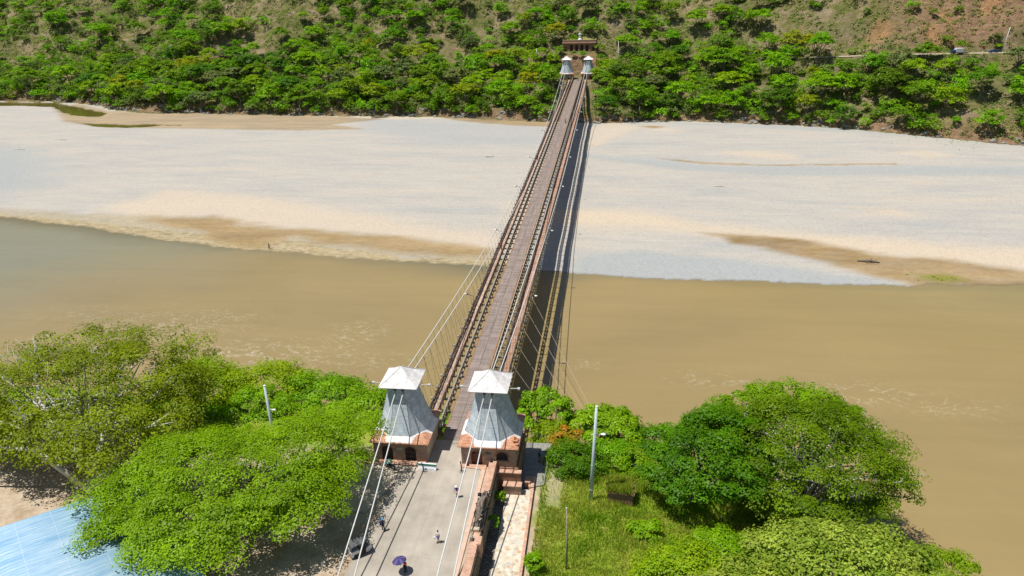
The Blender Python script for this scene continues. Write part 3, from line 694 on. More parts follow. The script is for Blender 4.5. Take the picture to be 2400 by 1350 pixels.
# main cables: pairs that splay on either side of the walkways
def cz(y): return -.25+(9.62+.25)*((y-L/2)/(L/2))**2
def cxo(y): t = abs(y-L/2)/(L/2); return 5.72+(6.33-5.72)*t**1.2
def cxi(y): t = abs(y-L/2)/(L/2); return 3.62+(5.38-3.62)*max(0, (t-.15)/.85)**1.15
cab = {}
for s in (-1, 1):
    off = -.16
    for f, nm in ((cxo, 'o'), (cxi, 'i')):
        pts = [(s*f(y)+off, y, cz(y)) for y in np.linspace(0, L, 81)]
        MB().tube(pts, .075, 7).build('main_cable', M['cable'], br, smooth=True)
        cl = MB()
        cab[(s, nm)] = lambda y, s=s, f=f: (s*f(y)+off, y, cz(y))
    # anchor cables beyond the towers
    for sg in (-.5, .5):
        xt = s*5.81+sg*.95-.16; xe = s*4.6+sg*2.1-.16
        MB().tube([(xt, 0, 9.62), (xt+(xe-xt)*.35, -14.5, 6.05), (xe, -42, -.9)], .075, 7).build('anchor_cable', M['cable'], br, smooth=True)
        MB().tube([(xt, L, 9.62), (xe, L+22, 3.0)], .085, 6).build('anchor_cable', M['cable'], br, smooth=True)
# suspender rods: the nearest hundred one by one, the rest together
rods = []
for y in BE[1:-1]:
    c = camber(y)
    for s in (-1, 1):
        for nm, xb in (('o', 5.5 if s > 0 else 5.6), ('i', 3.55)):
            p = cab[(s, nm)](y)
            if p[2] > .1: rods.append(((p[0], y, p[2]), (s*xb, y, -.35+c)))
rods.sort(key=lambda r: r[0][1])
for a, b in rods[:100]: MB().tube([a, b], .022, 4).build('suspender_rod', M['thin_wire'], br)
mb = MB()
for a, b in rods[100:]: mb.tube([a, b], .022, 4)
mb.build('suspender_rod', M['thin_wire'], br, kind='stuff')
# inclined stays from tower heads to the deck
mb = MB()
for s in (-1, 1):
    for y in (15.5, 22.3, 29.1, 36, 42.8): mb.tube([(s*6.3-.16, .3, 9.5), (s*5.6, y, -.3)], .018, 4)
mb.build('inclined_stays', M['thin_wire'], br)
# guy wires from the right-hand beam ends down to the bank
for yb, (gx, gy) in zip((22.4, 29.2, 36.0, 42.8, 49.6), ((16.8, 11.5), (18.8, 11.0), (20.6, 10.5), (21.8, 10.0), (22.8, 9.6))):
    MB().tube([(5.5, yb, -.5), (gx, gy, float(near_z(gx, gy))-.1)], .028, 4).build('guy_wire', M['dirt'], br)
# red marker rod on left tower front
# lamps on the walkway railings
def bridge_lamp(x, y, s, first=[None]):
    if first[0] is None:
        t = empty('street_lamp', (0, 0, 0))
        mb = MB(); mb.bar((0, 0, -.5), (0, 0, 1.5), .07); mb.bar((0, 0, 1.4), (1.15, 0, 1.75), .06); mb.build('lamp_arm', M['dark_steel'], t)
        mb = MB(); mb.sphere((1.45, 0, 1.76), .36, 10, 6, (1, .55, .45)); mb.build('lamp_head', M['lamp_glass'], t, smooth=True)
        mb = MB(); mb.box(.95, 1.25, -.14, .14, 1.68, 1.86); mb.build('lamp_housing', M['black'], t)
        first[0] = t
    else: t = copy_tree(first[0])
    t.location = (x, y, camber(y)); t.rotation_euler = (0, 0, 0 if s > 0 else math.pi); return t
ordn = ['nearest', 'second nearest', 'third nearest', 'fourth nearest', 'fifth', 'sixth', 'seventh', 'farthest']
for s, side in ((-1, 'left'), (1, 'right')):
    for k, y in enumerate((45.9, 83.3, 120.7, 154.7, 196, 231.5, 268, 302)):
        t = bridge_lamp(5.25*s-.05, y, s)
        tag(t, f'white lamp outside the {side} walkway railing, {ordn[k]} from the near towers', 'street lamp', 'lamps along the bridge walkways')

# ------------------------------------------------------------------ road and plaza at the near end
def road_mat():
    m, nt, b = newmat('worn_concrete_road', .9, .2); v = coords(nt)
    a = noise(nt, v, .35, 6, .65); f = noise(nt, v, 9, 5, .7)
    c = ramp(nt, a, [(.3, (.345, .305, .255)), (.5, (.41, .365, .305)), (.7, (.46, .41, .345))])
    c = mix(nt, .6, c, ramp(nt, f, [(.3, .85), (.7, 1.1)]), 'MULTIPLY')
    sp = ramp(nt, noise(nt, v, 1.1, 3, .5), [(.70, 0), (.78, .5)]); c = mix(nt, sp, c, (.25, .22, .18))
    st = ramp(nt, noise(nt, coords(nt, (1, .05, 1)), .9, 4, .6), [(.3, .9), (.7, 1.06)]); c = mix(nt, 1.0, c, st, 'MULTIPLY')
    sp_ = N(nt, 'SeparateXYZ'); nt.links.new(v, sp_.inputs[0])
    j1 = math_(nt, 'LESS_THAN', math_(nt, 'FRACT', math_(nt, 'DIVIDE', sp_.outputs['Y'], 5.2)), .008); j2 = math_(nt, 'LESS_THAN', math_(nt, 'ABSOLUTE', math_(nt, 'ADD', sp_.outputs['X'], .2)), .02)
    c = mix(nt, math_(nt, 'MULTIPLY', math_(nt, 'MAXIMUM', j1, j2), .28), c, (.16, .14, .12))
    big = ramp(nt, noise(nt, v, .12, 4, .6, .8), [(.35, .86), (.65, 1.07)]); c = mix(nt, 1.0, c, big, 'MULTIPLY')
    nt.links.new(c, b.inputs['Base Color']); bump(nt, b, f, .15, .01); return m
M['road'] = road_mat()
MB().prism([(-9.6, -60), (4.85, -60), (4.85, -5.0), (2.1, -4.1), (2.1, 1.1), (-2.42, 1.1), (-2.42, -4.6), (-5.5, -8)], -.3, .004).build('road', M['road'], kind='structure')
MB().prism([(-2.44, -5.0), (-5.52, -8.01), (-7.6, -14), (-13, -14), (-11.5, -5.0)], -.3, .03).build('plaza', simple('beige_paving', (.50, .42, .33), .9, var=.18, scale=1.2), kind='structure')
MB().prism([(-11.5, -4.99), (-2.46, -4.8), (-2.46, -3.97), (-11.5, -3.97)], -.3, .12).build('pavement', M['brick_path'], kind='structure')
MB().prism([(2.15, -4.6), (2.15, -3.97), (5.35, -3.97), (5.35, -4.95), (4.87, -4.97)], -.3, .12).build('pavement', M['brick_path'], kind='structure')
MB().box(4.87, 5.36, -60, -4.98, -.3, .14).build('kerb', simple('pinkish_kerb', (.56, .40, .31), .9, var=.15, scale=1.5), kind='structure')
MB().box(5.362, 5.8, -60, -4.98, -.3, -.02).build('gutter', M['dirt'], kind='structure')
# red-brick parapet above the stone retaining wall
par = empty('parapet_wall', (6.2, -12, 0), 0, 'low red brick parapet between the roadway and the drop to the stone path', 'wall')
def loc(o): o.location = (-6.2, 12, 0); return o
loc(MB().box(5.78, 6.72, -10.9, -3.98, -.3, .88).build('wall_top', M['brick_path'], par, bevel=.02))
loc(MB().box(5.78, 6.75, -60, -16.4, -.3, .62).build('wall_top', M['brick_path'], par, bevel=.02))
loc(MB().box(5.8, 6.6, -16.38, -10.92, -.3, .42).build('wall_top', M['brick_path'], par, bevel=.02))
loc(MB().box(5.55, 6.85, -60, -3.55, -4.2, -.32).build('retaining_wall', M['rubble'], par))
loc(MB().prism([(6.6, -17.6), (7.1, -17.6), (7.1, -18.9), (6.6, -18.9)], -1.2, .75).build('pier', M['brick_path'], par))
loc(MB().prism([(6.86, -60), (6.86, -5.6), (8.05, -5.6), (8.75, -60)], -4.4, -3.05).build('rubble_footing', M['rubble'], par))
# lower stone path with its kerb
def cobble_mat():
    m, nt, b = newmat('rubble_paving', .9, .2); v = coords(nt)
    vo = N(nt, 'TexVoronoi'); vo.inputs['Scale'].default_value = 2.2; nt.links.new(v, vo.inputs['Vector'])
    ve = N(nt, 'TexVoronoi', feature='DISTANCE_TO_EDGE'); ve.inputs['Scale'].default_value = 2.2; nt.links.new(v, ve.inputs['Vector'])
    s = N(nt, 'SeparateColor'); nt.links.new(vo.outputs['Color'], s.inputs[0])
    c = ramp(nt, s.outputs[0], [(0, (.40, .32, .23)), (.3, (.58, .50, .38)), (.6, (.66, .60, .50)), (.85, (.45, .44, .40)), (1, (.55, .33, .20))])
    c = mix(nt, ramp(nt, ve.outputs[0], [(.02, 1), (.10, 0)]), c, (.60, .54, .42))
    nt.links.new(c, b.inputs['Base Color']); bump(nt, b, ve.outputs[0], .4, .05); return m
MB().prism([(8.0, -5.2), (11.1, -4.2), (11.9, -60), (8.6, -60)], -4.6, -3.0).build('path', cobble_mat(), kind='structure')
k_ = MB(); k_.bar((11.25, -4.4, -3.05), (12.05, -60, -3.05), .35, .5); k_.box(10.7, 11.4, -4.35, -2.2, -3.5, -2.6); k_.box(10.2, 10.9, -3.9, -2.6, -3.5, -2.3)
k_.build('kerb', M['brick_path'], kind='structure')
MB().prism([(9.6, -4.2), (12.6, -3.2), (12.9, 6), (9.3, 6)], -5.0, -3.12).build('path', M['stone_grey'], kind='structure')
#PART3
# ------------------------------------------------------------------ vegetation
def rot_quads(Cn, Nn, size, rs, aspect=.55):
    """leaf quads centred at Cn facing Nn"""
    n = len(Cn); a = rs.normal(size=(n, 3)); T = np.cross(Nn, a); T /= np.linalg.norm(T, axis=1, keepdims=True)+1e-9
    B = np.cross(Nn, T); s = size*rs.uniform(.65, 1.35, (n, 1)); u = T*s*.5; v = B*s*.5*aspect
    V = np.stack([Cn-u, Cn-v*1.0, Cn+u, Cn+v*1.0], 1).reshape(-1, 3)     # rhombic leaf
    return V, np.arange(4*n).reshape(-1, 4)
def crown_arrays(seed, rx, ry, rz, nc, nl, leaf, cr=.22, flat=.6, low=-.25, irr=.3, upn=.6, inner=.5, skew=0.0):
    rs = np.random.RandomState(seed)
    z = rs.uniform(low, 1, nc); ph = rs.uniform(0, 2*math.pi, nc); q = np.sqrt(np.clip(1-z*z, 0, 1))
    D = np.stack([q*np.cos(ph), q*np.sin(ph), z], -1)
    lob = 1-irr+2*irr*fbm(D[:, 0]*1.7+seed, D[:, 1]*1.7+z*1.3, seed % 97, 3)
    rr = (rs.uniform(inner, 1, nc)**.5)*lob
    Cc = D*rr[:, None]*np.array([rx, ry, rz])*(1-cr*.5)
    crad = cr*min(rx, ry)*rs.uniform(.6, 1.3, nc); chue = rs.uniform(0, 1, nc); cval = rs.uniform(0, 1, nc)
    k = np.repeat(np.arange(nc), nl); n = len(k)
    Cc[:, 1] += skew*Cc[:, 0]
    d = rs.normal(size=(n, 3)); d /= np.linalg.norm(d, axis=1, keepdims=True); d[:, 2] = np.where(d[:, 2] < -.2, -d[:, 2], d[:, 2])
    P = Cc[k]+d*(rs.uniform(.35, 1, (n, 1))**.6)*crad[k][:, None]*np.array([1, 1, flat])
    Nn = d*.7+D[k]*.3+np.array([0, 0, upn])+rs.normal(size=(n, 3))*.35; Nn /= np.linalg.norm(Nn, axis=1, keepdims=True)
    V, F = rot_quads(P, Nn, leaf, rs)
    hue = np.clip(chue[k]*.6+rs.uniform(0, .4, n), 0, 1); val = np.clip(cval[k]*.5+rs.uniform(0, .5, n), 0, 1)
    return V, F, np.repeat(np.stack([hue, val, val], -1), 4, axis=0), Cc
def limbs(mb, base, top_r, Cc, center, rs, n=9, r0=.35, zfrac=.45, lean=(0, 0)):
    b = Vector(base); c = Vector(center); fork = b+(c-b)*zfrac+Vector((lean[0], lean[1], 0))
    mb.tube([b-Vector((0, 0, .4)), b+Vector((r0*.2, 0, .3)), b+(fork-b)*.5+Vector((rs.uniform(-.3, .3)*r0*2, rs.uniform(-.3, .3)*r0*2, 0)), fork], [r0*1.5, r0*1.1, r0*.85, r0*.72], 8)
    idx = rs.choice(len(Cc), min(n, len(Cc)), replace=False)
    for i in idx:
        e = Vector([float(v) for v in Cc[i]])+c; m1 = fork+(e-fork)*.45+Vector((rs.uniform(-.6, .6), rs.uniform(-.6, .6), rs.uniform(0, .8)))*r0*2
        mb.tube([fork, m1, e], [r0*.55, r0*.3, r0*.07], 6)
        j = rs.choice(len(Cc)); e2 = Vector([float(v) for v in Cc[j]])+c
        if (e2-m1).length < (e-fork).length: mb.tube([m1, m1+(e2-m1)*.5+Vector((0, 0, r0)), e2], [r0*.28, r0*.15, r0*.05], 5)
def tree(name, seed, base, center, r, mat, nc, nl, leaf, label, cat='tree', group=None, bark='bark', r0=.35, nlimb=12, lean=(0, 0), **kw):
    t = empty(name, base, 0, label, cat, group)
    V, F, T, Cc = crown_arrays(seed, *r, nc, nl, leaf, **kw); off = np.array(center)-np.array(base)
    o = np_mesh('crown', V+off, F, mat, t, tint=T)
    mb = MB(); limbs(mb, (0, 0, 0), 0, Cc, off, np.random.RandomState(seed), nlimb, r0, lean=lean); mb.build('trunk', M[bark], t, smooth=True)
    return t
def bz(x, y): return float(near_z(x, y))
NT = [
 ('umbrella_tree', 11, (-19.5, -19), (-20.8, -17.0, 4.7), (17.8, 15.0, 5.8), 'feather', 640, 160, .28, 'huge flat-topped tree with feathery bright green leaves beside the plaza', .50, 26, dict(cr=.115, flat=.36, low=.05, irr=.36, upn=1.0, inner=.4, skew=.15)),
 ('broad_tree', 12, (-41.5, -15), (-50.0, -3.0, 6.2), (19.5, 16, 7.8), 'olive', 330, 180, .36, 'olive-green broad tree with bare white branches at the left edge', .75, 46, dict(cr=.15, flat=.5, low=-.35, irr=.38, inner=.35, upn=.9)),
 ('riverside_tree', 13, (-45.5, 17), (-46, 15.5, -3.6), (10.5, 8.5, 4.6), 'lime', 160, 130, .36, 'light green riverbank tree showing between the two big trees on the left', .3, 8, dict(cr=.24, irr=.3)),
 ('riverside_tree', 14, (-33, 17.5), (-33.6, 15.5, -3.6), (9.4, 8.5, 4.4), 'lime', 140, 120, .40, 'bright green riverbank tree behind the blue-tipped pole top', .3, 8, dict(cr=.25, irr=.3)),
 ('riverside_tree', 15, (-23.5, 15.5), (-23.5, 14.0, -3.6), (8.6, 8.0, 4.2), 'bright', 130, 120, .40, 'bright green riverbank tree midway between that pole and the left near tower', .3, 8, dict(cr=.25, irr=.3)),
 ('riverside_tree', 16, (-15.5, 9.5), (-15.4, 9.4, -2.2), (6.4, 6.4, 3.6), 'bright', 100, 110, .42, 'bright green tree just left of the left near tower', .28, 8, dict(cr=.26, irr=.3)),
 ('leafy_bush', 17, (-8.5, 15.5), (-8.2, 15.8, -7.2), (4.4, 3.4, 2.8), 'bright', 40, 90, .42, 'green bush showing between the left near tower and the left walkway', .14, 6, dict(cr=.3)),
 ('leafy_bush', 37, (-3.0, 13), (-3.0, 13.0, -7.6), (3.2, 3.6, 2.2), 'bright', 34, 90, .40, 'green bush growing under the bridge deck near the left tower', .12, 5, dict(cr=.3)),
 ('leafy_bush', 18, (10.8, 16.4), (10.6, 16.8, -4.6), (4.6, 3.8, 3.6), 'bright', 60, 90, .5, 'bright large-leaved tree at the water just right of the near towers', .2, 8, dict(cr=.28, irr=.35)),
 ('leafy_bush', 19, (21.2, 11.8), (21.3, 12.6, -5.0), (5.8, 4.2, 3.4), 'bright', 62, 90, .48, 'spreading bright green tree behind the tall concrete pole', .2, 8, dict(cr=.27, irr=.4)),
 ('flame_tree', 20, (14.8, 9.2), (15.0, 9.6, -5.2), (3.6, 2.8, 2.6), 'orange', 34, 100, .34, 'small tree sprinkled with orange flowers between two green trees', .16, 7, dict(cr=.3, irr=.4)),
 ('dark_bush', 21, (15.9, 1.8), (16.4, 2.6, -3.6), (4.8, 4.2, 2.6), 'dark', 80, 120, .28, 'dense dark green bush between the lower path and the tall pole', .16, 8, dict(cr=.26, irr=.25)),
 ('leafy_bush', 22, (23.5, 4.5), (23.8, 5.0, -5.0), (5.4, 3.6, 2.2), 'feather', 56, 110, .26, 'low feathery bush right of the tall concrete pole', .14, 7, dict(cr=.26, irr=.3)),
 ('dark_tree', 23, (31.5, -1.5), (34.0, .4, .0), (8.8, 9.6, 7.0), 'dark', 170, 170, .36, 'dark green tree with rounded leaf clusters on the left of the right-hand grove', .45, 12, dict(cr=.19, flat=.5, irr=.5, inner=.4, upn=.9)),
 ('rain_tree', 24, (47, -1.5), (45.4, 0.6, -.4), (14.0, 12.6, 8.0), 'dome', 330, 190, .32, 'largest dome-shaped green tree of the right-hand grove, with dry twigs showing', .6, 34, dict(cr=.15, flat=.5, irr=.22, inner=.5, upn=.9)),
 ('rain_tree', 34, (48, 7.5), (44.5, 8.5, -.2), (11.8, 7.0, 6.8), 'feather', 150, 160, .32, 'yellow-green crown rising behind the largest dome-shaped tree on the right', .5, 14, dict(cr=.19, flat=.5, irr=.14, inner=.7)),
 ('shore_tree', 25, (56, -9), (58.6, -9.4, -7.6), (5.6, 5, 2.8), 'feather', 60, 120, .32, 'low feathery tree leaning over the water at the far right', .2, 8, dict(cr=.26)),
 ('mango_tree', 26, (44.5, -19.5), (46.5, -16.5, -1.8), (12.0, 8.4, 4.9), 'mango', 200, 130, .40, 'pale yellow-green flowering tree in the lower right corner', .4, 12, dict(cr=.2, irr=.22)),
 ('mango_tree', 27, (36, -24), (36.0, -22.6, -2.2), (8.8, 6.6, 4.2), 'mango', 120, 120, .40, 'pale flowering tree cut by the lower frame, left of the corner one', .35, 9, dict(cr=.22, irr=.22)),
 ('lime_bush', 28, (28.8, -19.5), (29.4, -18.4, -3.0), (5.8, 5.2, 3.4), 'lime', 110, 120, .30, 'yellow-green bush at the lower edge of the grassy slope', .18, 8, dict(cr=.25, irr=.25)),
 ('lime_bush', 29, (25.5, -10.5), (25.6, -9.2, -4.6), (2.6, 2.2, 1.5), 'bright', 26, 90, .30, 'small green bush on the slope left of the dark grove', .1, 5, dict(cr=.3)),
 ('dark_bush', 30, (36.5, 9), (36.5, 9.8, -5), (5.5, 4.5, 3.4), 'bright', 60, 100, .38, 'green bush at the water behind the dark tree of the grove', .2, 7, dict(cr=.26)),
 ('riverside_tree', 45, (-31, 7.5), (-31.0, 7.0, -.6), (6.4, 5.0, 3.4), 'bright', 90, 120, .34, 'bright green tree at the foot of the pale pole in the left trees', .25, 8, dict(cr=.24, irr=.3, flat=.5)),
 ('lime_bush', 46, (33.5, -14.5), (33.5, -14.0, -3.4), (4.8, 4.0, 3.0), 'bright', 70, 120, .32, 'green bush filling the gap between the dark tree and the pale flowering trees', .16, 7, dict(cr=.25, irr=.3)),
 ('leafy_bush', 41, (18.5, 15.0), (18.2, 15.4, -6.4), (5.6, 4.0, 3.6), 'bright', 60, 100, .42, 'green bush filling the bank between the large-leaved tree and the tall pole', .16, 7, dict(cr=.28, irr=.35)),
 ('leafy_bush', 42, (12.5, 11.0), (12.4, 11.2, -6.0), (4.2, 3.6, 3.0), 'feather', 44, 100, .36, 'pale green bush behind the right near tower, below the orange flowers', .14, 6, dict(cr=.3, irr=.3)),
 ('leafy_bush', 43, (27.0, 10.5), (27.2, 11.2, -6.2), (5.4, 4.4, 3.4), 'dark', 56, 100, .38, 'darker bush at the water left of the right-hand grove', .16, 7, dict(cr=.28, irr=.35)),
 ('leafy_bush', 44, (20.3, 5.0), (20.4, 5.4, -4.6), (4.6, 3.6, 2.4), 'bright', 50, 110, .30, 'rounded green bush just behind the tall pole', .14, 6, dict(cr=.28, irr=.3)),
 ('young_papaya', 31, (12.9, -17.9), (12.9, -17.9, -2.2), (1.3, 1.3, .9), 'bright', 16, 46, .36, 'young bright green leafy plant at the kerb of the stone path', .06, 6, dict(cr=.4)),
 ('creeping_shrub', 32, (7.55, -7.2), (7.5, -7.2, -2.1), (.75, 1.6, .8), 'bright', 12, 70, .2, 'green weeds growing in the corner below the brick ledges', .04, 3, dict(cr=.4)),
 ('creeping_shrub', 33, (7.35, -12.4), (7.4, -12.4, -1.6), (.7, 1.0, .9), 'bright', 10, 50, .24, 'leafy plant hanging on the shaded retaining wall', .04, 3, dict(cr=.4)),
]
for (nm, sd, bs, cn, rr, mt, nc, nl, lf, lb, r0, nlb, kw) in NT:
    tree(nm, sd, (bs[0], bs[1], bz(*bs)), cn, rr, LM[mt], nc, nl, lf, lb, 'tree' if 'tree' in nm else 'bush', None, 'bark_white' if sd in (12, 24) else 'bark', r0, nlb, **kw)
# bare white twigs standing out of the olive tree at the left edge
def twigs(parent_name, cx, cy, cz, rx, ry, rz, n, seed, length):
    par = [o for o in C.objects if o.name == parent_name][0]; rs = np.random.RandomState(seed); mb = MB(); pb = Vector(par.location)
    for i in range(n):
        a = rs.uniform(0, 2*math.pi); q = rs.uniform(.1, .95); zz = math.sqrt(1-q*q); p = Vector((cx+rx*q*math.cos(a), cy+ry*q*math.sin(a), cz+rz*zz*.92))-pb
        d = Vector((math.cos(a)*q+rs.uniform(-.5, .5), math.sin(a)*q+rs.uniform(-.5, .5), .55+rs.uniform(0, .5))).normalized()
        e = p+d*length*rs.uniform(.5, 1.2); mb.tube([p-d*1.5, p, e], [.075, .05, .02], 5)
        for j in range(3):
            s0 = p+(e-p)*rs.uniform(.1, .8); d2 = (d+Vector(rs.uniform(-.9, .9, 3))).normalized(); mb.tube([s0, s0+d2*length*.45], [.035, .012], 4)
    mb.build('bare_branches', M['bark_white'], par, smooth=True, kind='stuff')
twigs('broad_tree', -53.5, -4, 5.6, 18, 15, 7, 60, 5, 2.4)
twigs('rain_tree', 46.2, .2, -1.0, 14, 12, 7, 34, 6, .9)
mb = MB()
for (a, b_, c_) in [((-41.5, -15, 1), (-49, -14, 6.2), (-62, -15, 7.0)), ((-41.5, -15, 2), (-38, -10, 6), (-35, -7, 7.6)), ((-42, -14, 3), (-43, -8, 7), (-42, -2, 9)), ((-43, -14, 4), (-54, -6, 8), (-60, 2, 10.0))]:
    mb.tube([a, b_, c_], [.5, .3, .08], 8)
par = [o for o in C.objects if o.name == 'broad_tree'][0]; o = mb.build('heavy_limbs', M['bark_white'], par, smooth=True); o.location = -Vector(par.location)

# long grass on the slope right of the path
rs = np.random.RandomState(5); n = 90000
x = rs.uniform(12.3, 44, n); y = rs.uniform(-36, 4, n); keep = rs.uniform(0, 1, n) < (.35+.9*fbm(x/2.2, y/2.2, 12)); keep &= ~((np.abs(x-14.0) < 1.0+rs.uniform(-.3, .3, n)) & (y > -7) & (rs.uniform(0, 1, n) < .93)); x = x[keep]; y = y[keep]; n = len(x)
z = near_z(x, y); h = (.3+.7*fbm(x/1.6, y/1.6, 8)**1.5)*rs.uniform(.6, 1.3, n); a = rs.uniform(0, 2*math.pi, n); wd = .045
dx = np.cos(a)*wd; dy = np.sin(a)*wd; lx = rs.normal(0, .16, n); ly = rs.normal(0, .16, n)
V = np.stack([np.stack([x-dx, y-dy, z-.03], -1), np.stack([x+dx, y+dy, z-.03], -1), np.stack([x+lx+dx*.35, y+ly+dy*.35, z+h], -1), np.stack([x+lx-dx*.35, y+ly-dy*.35, z+h], -1)], 1).reshape(-1, 3)
hu = np.clip(fbm(x/4, y/4, 88, 4)*1.7-.35+rs.uniform(-.25, .25, n), 0, 1); va = rs.uniform(0, 1, n)
tag(np_mesh('grass', V, np.arange(4*n).reshape(-1, 4), LM['grass'], tint=np.repeat(np.stack([hu, va, va], -1), 4, axis=0)), 'long green and straw-coloured grass on the slope', 'grass', kind='stuff')

def scatter(name, seed, pts, zf, mat, leaf, nl, label, cat, rad, flat=.7):
    rs = np.random.RandomState(seed); x, y = pts[:, 0], pts[:, 1]; z = zf(x, y); k = np.repeat(np.arange(len(x)), nl); n = len(k)
    d = rs.normal(size=(n, 3)); d /= np.linalg.norm(d, axis=1, keepdims=True); d[:, 2] = np.abs(d[:, 2]); rk = (rad*rs.uniform(.5, 1.5, len(x)))[k] if not hasattr(rad, '__len__') else rad[k]
    P = np.stack([x[k], y[k], z[k]], -1)+d*(rs.uniform(.3, 1, (n, 1)))*rk[:, None]*np.array([1, 1, flat])
    Nn = d+np.array([0, 0, .5]); Nn /= np.linalg.norm(Nn, axis=1, keepdims=True)
    V, F = rot_quads(P, Nn, leaf, rs, .7); hu = np.clip(rs.uniform(0, 1, len(x))[k]*.7+rs.uniform(0, .3, n), 0, 1); va = np.clip(rs.uniform(0, 1, len(x))[k]*.6+rs.uniform(0, .4, n), 0, 1)
    return tag(np_mesh(name, V, F, mat, tint=np.repeat(np.stack([hu, va, va], -1), 4, axis=0)), label, cat, kind='stuff')
# undergrowth covering the near riverbank
rs = np.random.RandomState(9); p = np.stack([rs.uniform(-100, 62, 5200), rs.uniform(-34, 24, 5200)], -1)
ys_ = np.interp(p[:, 0], NX, NY); dz = near_z(p[:, 0], p[:, 1])
ok = (dz > -13.4) & (((p[:, 0] < -13) & (p[:, 1] > 1)) | ((p[:, 0] > 16+.1*p[:, 1]) & ((p[:, 1] > -2) | (p[:, 0] > 28))) | ((np.abs(p[:, 0]) < 16) & (p[:, 1] > 6)))
scatter('undergrowth', 4, p[ok], near_z, LM['bright'], .30, 30, 'green undergrowth covering the riverbank under the trees', 'undergrowth', .8)

# ---- far slope: prototypes, then individual copies
def far_proto(seed, kind, umb):
    r = 5.0; rz = 3.0 if umb else 4.2
    V, F, T, Cc = crown_arrays(seed, r, r*.9, rz, 64, 26, .70, cr=.27, flat=.5 if umb else .75, low=-.1 if umb else -.45, irr=.42, inner=.35, upn=1.0)
    zc = 5.6 if umb else 4.6
    t = empty('far_tree'); np_mesh('crown', V+np.array([0, 0, zc]), F, LM[kind], t, tint=T)
    mb = MB(); limbs(mb, (0, 0, -1.2), 0, Cc, (0, 0, zc), np.random.RandomState(seed), 5, .22); mb.build('trunk', M['bark'], t, smooth=True); return t
KW = {'b': ('h_bright', 'bright green'), 'm': ('h_mid', 'mid-green'), 'd': ('h_dark', 'dark green'), 'y': ('h_yellow', 'yellowish green'), 'g': ('h_grey', 'dull grey-green')}
PR = {k: [far_proto(100+10*i+j, KW[k][0], j % 2 == 0) for j in range(3)] for i, k in enumerate('bmdyg')}
used = set()
BARE = [(-198.1,410.1,30.6),(-54,401.1,22.2),(-102.4,362.9,17.8),(-316,444.5,17.8),(-230.5,424.5,12.8),(65.9,368.5,12.9),(133.6,333.7,33),(170.1,310.4,27),(155.9,332.5,29.7),(196.4,312,26),(183.6,278.8,10.6),(170.4,252.5,15),(38,364.8,5.6),(164.6,295.1,7),(106,352.1,12.6),(121.1,356.1,15.3),(-238.7,384.9,6.1),(-79.4,377.1,6.7),(0,343,15),(195,262,12)]
HERO = [(-258.7,402.4,8.3,'b'),(-220.2,399.3,8.6,'b'),(-344.3,436.9,9.4,'b'),(-219.9,345.8,10.7,'d'),(-383.8,448.1,9.8,'b'),(-91.1,359.3,10.9,'y'),(-51.3,329.8,7.2,'b'),(-115.9,329.6,7.5,'b'),(-144.6,349.6,6.9,'m'),(-174.2,380.8,8,'b'),(-265.5,408,6.4,'m'),(-33.5,382.4,5.9,'y'),(-29.6,368,4.6,'b'),(-14.1,349.7,4.9,'b'),(25.5,357.7,7,'b'),(24.1,303.3,8.9,'m'),(46,327,11.7,'m'),(75.2,321,11.6,'m'),(97.4,334.5,7.2,'b'),(110,334.5,7.3,'y'),(113.2,301.7,4.5,'y'),(113.2,285.6,9.6,'b'),(140.3,278,10.9,'d'),(159.3,293.1,5.6,'m'),(177.2,301.9,3.3,'m'),(94.5,283.2,9.7,'d'),(151.9,284.2,6.8,'b'),(172.9,263.8,7.4,'m'),(159.6,261.9,7.7,'b'),(95.4,354.2,8.1,'b'),(63.5,368.4,6.7,'b'),(32.3,292.6,9.5,'m'),(14,317.2,6.6,'m'),(-23.8,311.5,7.7,'y'),(-33.2,298.7,6.6,'m'),(-39.7,330.1,6.2,'b'),(-92.7,305.1,7.4,'m'),(-148.4,310.5,8.3,'m'),(-183.7,314.6,7.6,'d'),(-231.4,318.7,9.2,'b'),(-270.1,331.7,8.6,'b'),(-354,366.7,11.3,'m'),(-326.7,371.6,9.8,'b'),(-269.5,361.4,10.3,'m'),(-187.5,345.4,8.7,'m'),(141.6,260.5,5.4,'m'),(120.8,268,5.4,'d'),(193.7,303.5,2.4,'b'),(16,288,5.8,'d'),(-67.3,303.5,6.8,'m'),(10.5,326,4.4,'b'),(-17,336,5.5,'b'),(-11.5,354,3.6,'b'),(11.5,354.5,3.6,'m'),(-3,351.5,2.2,'m'),(1.5,350.8,2.6,'b'),(12,349,3.2,'m'),(-12,345,4.2,'m'),(14,340,5.0,'b'),(5,368,4,'m'),(-6,369,4.4,'d'),(17,333,5.2,'b'),(-14,325,6,'m')]
rs = np.random.RandomState(21); placed = list(HERO)
def shore(x): return float(np.interp(x, FX, FY))
def bare(x, y): return any((x-a)**2+(y-b)**2 < (.86*c)**2 for a, b, c in BARE)
def blocked(x, y, r=0):
    if -8.5-r < x < 8.5+r and y < 346: return True
    if abs(x) < 10+r and 345 < y < 362: return True
    yr = float(np.interp(x, RX, RY)); return x > 118 and -3 < y-yr < 4
def ugly(x, y, r):
    for (a, b, c, _) in placed:
        if (x-a)**2+(y-b)**2 < (.62*(r+c))**2: return True
    return False
def inview(x, y): # generous wedge around the photographed slope
    return -.92*(y+82)+20 < x-20.6+.0 < .52*(y+82)+8
tries = 0
